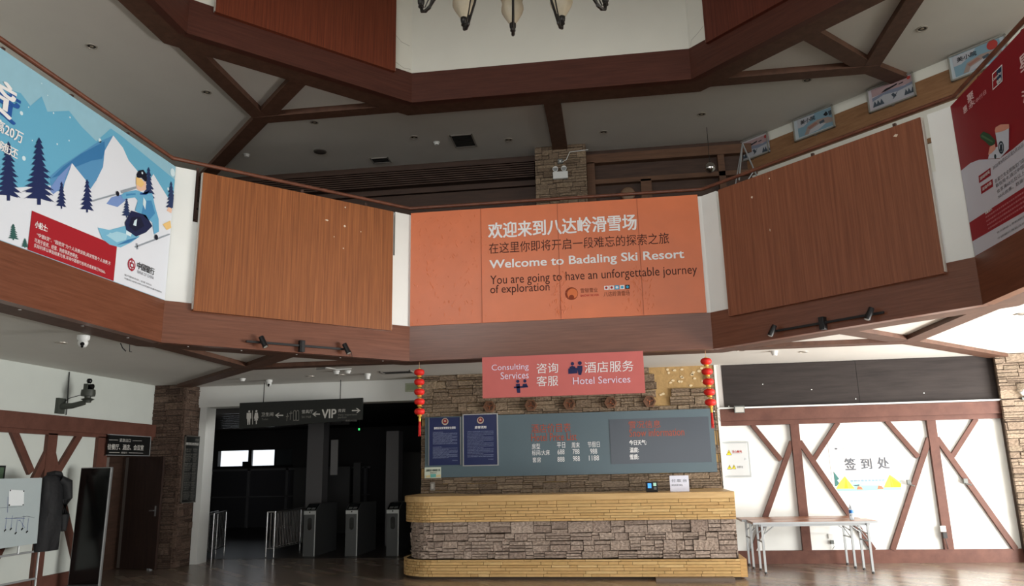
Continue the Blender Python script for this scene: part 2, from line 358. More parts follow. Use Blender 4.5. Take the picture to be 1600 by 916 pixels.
wall('wall_right', (XR, YF, ZC), (XR + 0.2, 14.2, 4.4)); wall('wall_right_near', (XR, YF, 0), (XR + 0.2, 3.2, ZC)); wall('wall_right_far', (XR, 11.8, 0), (XR + 0.2, 14.2, ZC)); wall('wall_right_gallery', (XR, 8.4, 4.4), (XR + 0.2, 14.2, ZU)); wall('wall_right_top', (XR, YF, 7.2), (XR + 0.2, 8.4, ZU)); wall('wall_right_gallery_near', (XR, YF, 4.4), (XR + 0.2, 0.8, ZU))
wall('wall_left_gallery', (XL - 0.2, YF, 4.2), (XL, 14.0, ZU), plaster_up)
wall('wall_back_gallery', (XL, 13.8, 4.2), (3.2, 14.0, ZU), dark_wood)
FCH = frame((16.62 * 0.5, 16.62 * 0.5, 0), (S2, -S2, 0), Z, (-S2, -S2, 0))     # angled gallery wall behind the pictures
m = MB(); m.fbox(FCH, -8.1, 4.2, -0.2, 4.0, ZU, 0); S(m, 'wall_angled_gallery', plaster_up)
# atrium edges: fascia boards, soffit boards, parapets, ground and gallery storey
def soffit(z0, z1, tag_):
    for i in range(8):
        a, b = OCT[i], OCT[(i + 1) % 8]; c, d = off[(i + 1) % 8], off[i]
        m = MB(); q = [a, b, c, d]
        m.add([(p.x, p.y, z0) for p in q] + [(p.x, p.y, z1) for p in q], [(0, 1, 2, 3), (7, 6, 5, 4)] + [(j, 4 + j, 4 + (j + 1) % 4, (j + 1) % 4) for j in range(4)])
        S(m, 'trim_soffit_' + tag_, beam_m)
soffit(ZS, ZC + 0.02, 'lower'); soffit(ZS2, ZU + 0.02, 'upper')
SIDES = [(FL, LL), (frame(V1, (1, 0, 0), Z, (0, -1, 0)), (V2 - V1).length), (FR, LR), (FE, (V4 - V3).length), (frame(V4, (-S2, -S2, 0), Z, (-S2, S2, 0)), (V5 - V4).length),
         (frame(V5, (-1, 0, 0), Z, (0, 1, 0)), (V6 - V5).length), (frame(V6, (-S2, S2, 0), Z, (S2, S2, 0)), (V7 - V6).length), (frame(V7, (0, 1, 0), Z, (1, 0, 0)), (V0 - V7).length)]
for i, (F, L) in enumerate(SIDES):
    tt = 0.02
    m = MB(); m.fbox(F, -tt * .4, ZS - 0.002, -0.1, L + tt * .4, ZT, tt); S(m, 'trim_fascia_lower', fascia_m)
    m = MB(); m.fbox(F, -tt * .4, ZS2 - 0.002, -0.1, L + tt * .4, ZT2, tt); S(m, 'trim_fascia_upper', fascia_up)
    m = MB()
    if i in (0, 2, 4, 6):
        g = 0.27
        m.prism(F, [(0, ZT), (L, ZT), (L, ZP), (L - g, ZP), (L - g, 4.85), (g, 4.85), (g, ZP), (0, ZP)], -0.12, 0.0)
    else: m.fbox(F, 0, ZT, -0.12, L, ZP, 0)
    S(m, 'wall_parapet', plaster)
    m = MB()
    m.fbox(F, 0, ZT2, -0.12, L, 12.0, 0); S(m, 'wall_upper_parapet', plaster_up)
m = MB(); rnd = random.Random(4)
for F, L in (SIDES[0], SIDES[7]):
    for k in range(5): u = L * (.12 + .2 * k) + rnd.uniform(-.1, .1); m.fbox(F, u - .009, ZS - .004, -.15 - .012, u + .009, ZS - .001, -.15 + .012)
S(m, 'trim_soffit_screws', white_pl)
m = MB(); cr = mat('plaster_crack', (150, 146, 136), .9); FU = SIDES[1][0]
for F, pts in ((FR, [(.03, 8.05), (.06, 8.14), (.2, 8.2), (.3, 8.26)]), (FR, [(.02, 8.02), (.03, 8.2), (.025, 8.7)]), (FL, [(LL - .3, 8.12), (LL - .15, 8.06), (LL - .03, 8.08)]), (FL, [(LL - .3, 8.6), (LL - .2, 8.52), (LL - .05, 8.5)])):
    for p, q in zip(pts, pts[1:]): m.prism(F, [(p[0], p[1] - .003), (q[0] + .004, q[1] - .003), (q[0] + .004, q[1] + .003), (p[0], p[1] + .003)], .0005, .0015)
S(m, 'trim_plaster_crack', cr)
# ceiling beams, ground storey and gallery storey
def beam(p, q, w, z0, z1, name='trim_beam'):
    p = Vector((p[0], p[1], 0)); q = Vector((q[0], q[1], 0)); d = (q - p).normalized(); n = Vector((-d.y, d.x, 0))
    F = frame(p, d, n, Z); m = MB(); m.fbox(F, 0, -w / 2, z0, (q - p).length, w / 2, z1); S(m, name, beam_m)
NL = (-5.66, 11.24); NR = (4.2, 11.24)
for z0, z1 in ((ZS, ZC + 0.02), (ZS2, ZU + 0.02)):
    e = 0.004 if z0 > 5 else 0.002
    beam((V1.x - 0.1, NL[1]), (NL[0] - .12, NL[1]), 0.24, z0 + e, z1); beam((NL[0], V0.y + .1), (NL[0], NL[1] + .12), 0.24, z0 + 2 * e, z1)
    beam((V2.x + 0.1, NR[1]), (NR[0] + .12, NR[1]), 0.24, z0 + e, z1); beam((NR[0], V3.y + .1), (NR[0], NR[1] + .12), 0.24, z0 + 2 * e, z1)
    cl = (V0 + V1) / 2; cr = (V2 + V3) / 2
    beam((cl.x - .15, cl.y + .15), NL, 0.26, z0 + 3 * e, z1); beam((cr.x + .15, cr.y + .15), NR, 0.26, z0 + 3 * e, z1)
    if z0 < 5: beam(NL, (-8.0, 13.4), 0.26, z0 + 4 * e, z1); beam(NR, (6.5, 13.54), 0.26, z0 + 4 * e, z1)
    else: beam(NL, (-8.1, 13.68), 0.26, z0 + 4 * e, z1); beam(NR, (4.85, 11.75), 0.26, z0 + 4 * e, z1); beam((-0.73, 11.3), (-0.73, 13.5), 0.28, z0 + 4 * e, z1)
# stone column and white lintel at the passage, dark hall behind
m = MB(); m.box((XL + .001, 13.42, 0), (-7.98, 14.3, ZC)); S(m, 'wall_column_core', joint)
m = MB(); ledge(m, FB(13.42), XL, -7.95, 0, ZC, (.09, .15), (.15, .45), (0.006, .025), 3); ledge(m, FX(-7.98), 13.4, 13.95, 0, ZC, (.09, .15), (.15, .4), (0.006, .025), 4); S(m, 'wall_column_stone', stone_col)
m = MB(); m.box((-7.96, 13.95, 0), (-7.82, 14.3, 2.9)); S(m, 'trim_pilaster', plaster)
m = MB(); m.box((-8.0, 13.9, 2.9), (-3.3, 14.3, ZC)); S(m, 'wall_lintel', plaster)
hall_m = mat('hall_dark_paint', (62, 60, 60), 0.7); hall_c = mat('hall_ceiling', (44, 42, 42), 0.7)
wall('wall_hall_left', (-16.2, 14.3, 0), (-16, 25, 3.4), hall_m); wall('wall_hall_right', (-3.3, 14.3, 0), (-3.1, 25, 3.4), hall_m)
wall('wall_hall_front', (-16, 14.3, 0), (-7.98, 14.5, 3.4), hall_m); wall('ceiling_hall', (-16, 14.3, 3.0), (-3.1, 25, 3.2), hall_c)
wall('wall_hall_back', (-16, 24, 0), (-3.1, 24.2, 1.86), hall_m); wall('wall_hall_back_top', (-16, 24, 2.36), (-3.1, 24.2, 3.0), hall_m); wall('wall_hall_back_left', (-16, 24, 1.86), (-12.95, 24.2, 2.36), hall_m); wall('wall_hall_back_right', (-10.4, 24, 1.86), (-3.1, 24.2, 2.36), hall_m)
m = MB(); m.box((-11.9, 24.0, 1.86), (-11.78, 24.1, 2.36)); m.box((-11.0, 24.0, 1.86), (-10.95, 24.1, 2.36)); m.box((-13, 23.97, 1.8), (-10.35, 24.0, 1.86)); m.box((-12.1, 24.02, 1.86), (-11.9, 24.1, 2.0)); S(m, 'window_1', black)
m = MB(); m.box((-10.95, 24.05, 1.86), (-10.4, 24.1, 2.36)); S(m, 'window_2', mat('dim_frosted_glass', (70, 76, 78), 0.3))
for x0, x1, zt in ((-7.0, -6.62, 3.0), (-5.13, -4.84, 2.5)):
    m = MB(); m.box((x0, 17, 0), (x1, 17.35, zt)); S(m, 'wall_hall_pillar', mat('pillar_grey', (120, 118, 118), 0.7))
m = MB()
for k in range(9): m.box((-12.5, 15.4 + k * .62, 2.88), (-7.2, 15.46 + k * .62, 3.0))
S(m, 'ceiling_hall_slats', mat('slat_gloss', (120, 118, 116), 0.25, 0.4))
m = MB(); m.box((-8.8, 20.5, 0), (-7.2, 20.58, 1.75)); m.box((-7.1, 20.5, 0), (-6.9, 20.6, 1.85)); S(m, 'wall_hall_partition', mat('hall_partition', (80, 80, 80), 0.5))
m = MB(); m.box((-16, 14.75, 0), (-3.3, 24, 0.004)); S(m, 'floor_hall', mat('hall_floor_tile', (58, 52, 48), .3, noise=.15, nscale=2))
m = MB()
for k in range(5): m.box((-12.6 + k * 1.25, 22.9, 0), (-12.52 + k * 1.25, 22.95, 1.75))
m.box((-12.6, 22.9, 1.7), (-7.4, 22.95, 1.76)); m.box((-12.6, 22.9, .9), (-7.4, 22.94, .93)); S(m, 'wall_hall_screen_frame', mat('hall_frame_grey', (110, 110, 112), .4))
m = MB(); m.box((-12.5, 22.96, 0), (-7.5, 22.98, 1.7)); S(m, 'wall_hall_screen', mat('hall_screen', (70, 70, 74), .4))
m = MB(); m.box((-6.55, 17.3, 1.55), (-6.38, 17.34, 2.35)); S(m, 'wall_hall_plate', mat('hall_plate', (150, 148, 146), .5))
m = MB(); m.box((-6.3, 21, 0), (-4.5, 21.1, 2.1)); S(m, 'door_hall', mat('hall_door', (60, 56, 54), 0.4))
# stone wall behind the desk
m = MB(); m.box((-3.42, 13.5, 0), (1.79, 14.3, ZC)); S(m, 'wall_desk_core', mortar)
patch = [(0.8, 1.1, 2.62, 3.05), (0.86, 1.66, 2.92, 3.30)]
m = MB(); ledge(m, FB(13.46), -3.42, 1.78, 0, ZC, (.10, .16), (.15, .5), (0.002, .02), 11, patch + [(-3.3, 1.66, 1.55, 2.5)]); S(m, 'wall_desk_stone', stone_wall)
m = MB(); rnd = random.Random(2)
for k in range(22):
    u = rnd.uniform(.84, 1.62); v = rnd.uniform(2.95, 3.27) if u > 1.1 else rnd.uniform(2.66, 3.27)
    m.prism(FB(13.5), [(u + rnd.uniform(.7, 1.2) * .03 * math.cos(a), v + rnd.uniform(.7, 1.2) * .02 * math.sin(a)) for a in [j * math.pi / 4 for j in range(8)]], -0.002, 0.008)
S(m, 'trim_adhesive', glue)
m = MB(); m.box((1.79, 13.48, 1.0), (1.83, 13.6, ZC)); S(m, 'trim_wall_edge', plaster)
# timber framing on the right hand wall
def member(F, pts, d0, d1, name='trim_timber', mt=None):
    m = MB(); m.prism(F, pts, d0, d1); S(m, name, mt or timber_m)
def strut(F, a, b, w, d0, d1):
    dx, dy = b[0] - a[0], b[1] - a[1]; l = math.hypot(dx, dy); nx, ny = -dy / l * w / 2, dx / l * w / 2
    member(F, [(a[0] + nx, a[1] + ny), (a[0] - nx, a[1] - ny), (b[0] - nx, b[1] - ny), (b[0] + nx, b[1] + ny)], d0, d1)
FR_ = FB(YB)
member(FR_, [(1.8, .0), (6.35, .0), (6.35, .205), (1.8, .205)], 0.0, 0.045, 'baseboard_back')
member(FR_, [(1.8, 2.33), (6.62, 2.33), (6.62, 2.53), (1.8, 2.53)], 0.0, 0.12); member(FR_, [(1.8, 2.25), (6.6, 2.25), (6.6, 2.33), (1.8, 2.33)], 0.0, 0.08)
for x in (3.055, 5.245): member(FR_, [(x - .07, .205), (x + .07, .205), (x + .07, 2.25), (x - .07, 2.25)], 0.0, 0.07)
for x in (3.055, 5.245):
    strut(FR_, (x - .06, 1.96), (x - .86, .2), .085, 0, .055); strut(FR_, (x + .06, 1.96), (x + .9 + (.14 if x < 4 else .1), .2), .085, 0, .055)
    strut(FR_, (x - .69, 2.26), (x - .27, 1.66), .075, 0, .053); strut(FR_, (x + .72, 2.26), (x + .26, 1.66), .075, 0, .053)
m = MB(); m.box((6.35, 13.42, 0), (7.4, 13.62, ZC)); S(m, 'wall_stone_pier_core', joint)
m = MB(); ledge(m, FB(13.42), 6.32, 7.4, 0, ZC, (.09, .15), (.15, .45), (0.006, .03), 17); S(m, 'wall_stone_pier', stone_pier)
m = MB(); m.box((1.84, 13.56, 2.56), (1.925, 13.6, ZC)); m.box((6.48, 13.5, 2.55), (6.6, 13.6, ZC)); S(m, 'trim_alcove_post', mat('alcove_grey', (176, 170, 166), 0.6))
m = MB(); m.box((1.8, 13.45, 2.535), (6.55, 13.6, 2.56)); S(m, 'trim_cable_duct', white_pl)
# left wall framing
FWL = FX(XL)
member(FWL, [(7.0, 2.36), (13.4, 2.33), (13.4, 2.555), (7.0, 2.60)], 0.0, 0.1); member(FWL, [(7.0, 2.29), (13.4, 2.27), (13.4, 2.34), (7.0, 2.37)], 0.0, 0.06)
member(FWL, [(10.70, .0), (10.90, .0), (10.90, 2.30), (10.70, 2.30)], 0.0, 0.06); member(FWL, [(11.86, .0), (12.12, .0), (12.12, 2.29), (11.86, 2.29)], 0.0, 0.06)
member(FWL, [(7.0, .0), (11.86, .0), (11.86, .2), (7.0, .2)], 0.0, 0.045, 'baseboard_left')
strut(FWL, (10.02, 2.32), (10.46, 1.72), .12, 0, .05); strut(FWL, (10.76, 2.02), (9.8, .2), .12, 0, .052); strut(FWL, (11.42, 2.30), (11.02, 1.74), .12, 0, .05); strut(FWL, (10.84, 2.02), (11.7, .2), .12, 0, .052)
# gallery back wall: stone column, slatted band, panelling, wood band under the pictures
m = MB(); m.box((-1.2, 13.42, 4.2), (-0.27, 13.8, ZU)); S(m, 'wall_gallery_column_core', joint)
m = MB(); ledge(m, FB(13.42), -1.22, -0.25, 5.5, ZU, (.09, .14), (.12, .35), (0.005, .035), 23); S(m, 'wall_gallery_column_stone', stone_wall)
m = MB()
for k in range(8): m.box((-8.2, 13.62, 7.08 + k * .045), (-1.25, 13.8, 7.105 + k * .045))
S(m, 'trim_gallery_slats', dark_wood)
m = MB(); m.box((-8.3, 13.7, 6.5), (-1.25, 13.8, 6.9)); m.box((-8.3, 13.66, 6.92), (-1.25, 13.8, 7.0)); S(m, 'trim_gallery_beam', dark_wood)
gw = grain('gallery_panel_wood', (86, 60, 44), (106, 76, 56), (2, 2, 20), .5)
m = MB(); m.box((-0.25, 13.66, 7.28), (2.9, 13.8, 7.46)); m.box((-0.25, 13.68, 6.86), (2.9, 13.8, 6.95)); m.box((-0.25, 13.66, 5.5), (-0.1, 13.8, 7.3)); m.box((0.75, 13.68, 5.5), (0.95, 13.8, 6.9)); m.box((2.2, 13.68, 5.5), (2.32, 13.8, 7.3)); S(m, 'trim_gallery_panel', gw)
m = MB(); m.fbox(FCH, -8.1, 6.9, 0, -1.5, 7.385, 0.05); S(m, 'trim_picture_band', band_m)
m = MB(); m.fbox(FCH, -8.1, 6.35, 0, -1.5, 6.42, 0.05); m.fbox(FCH, -8.1, 5.3, 0, -1.5, 5.36, 0.05); m.fbox(FCH, -5.2, 5.3, 0, -5.05, 6.4, 0.05); S(m, 'trim_gallery_rail', band_m)
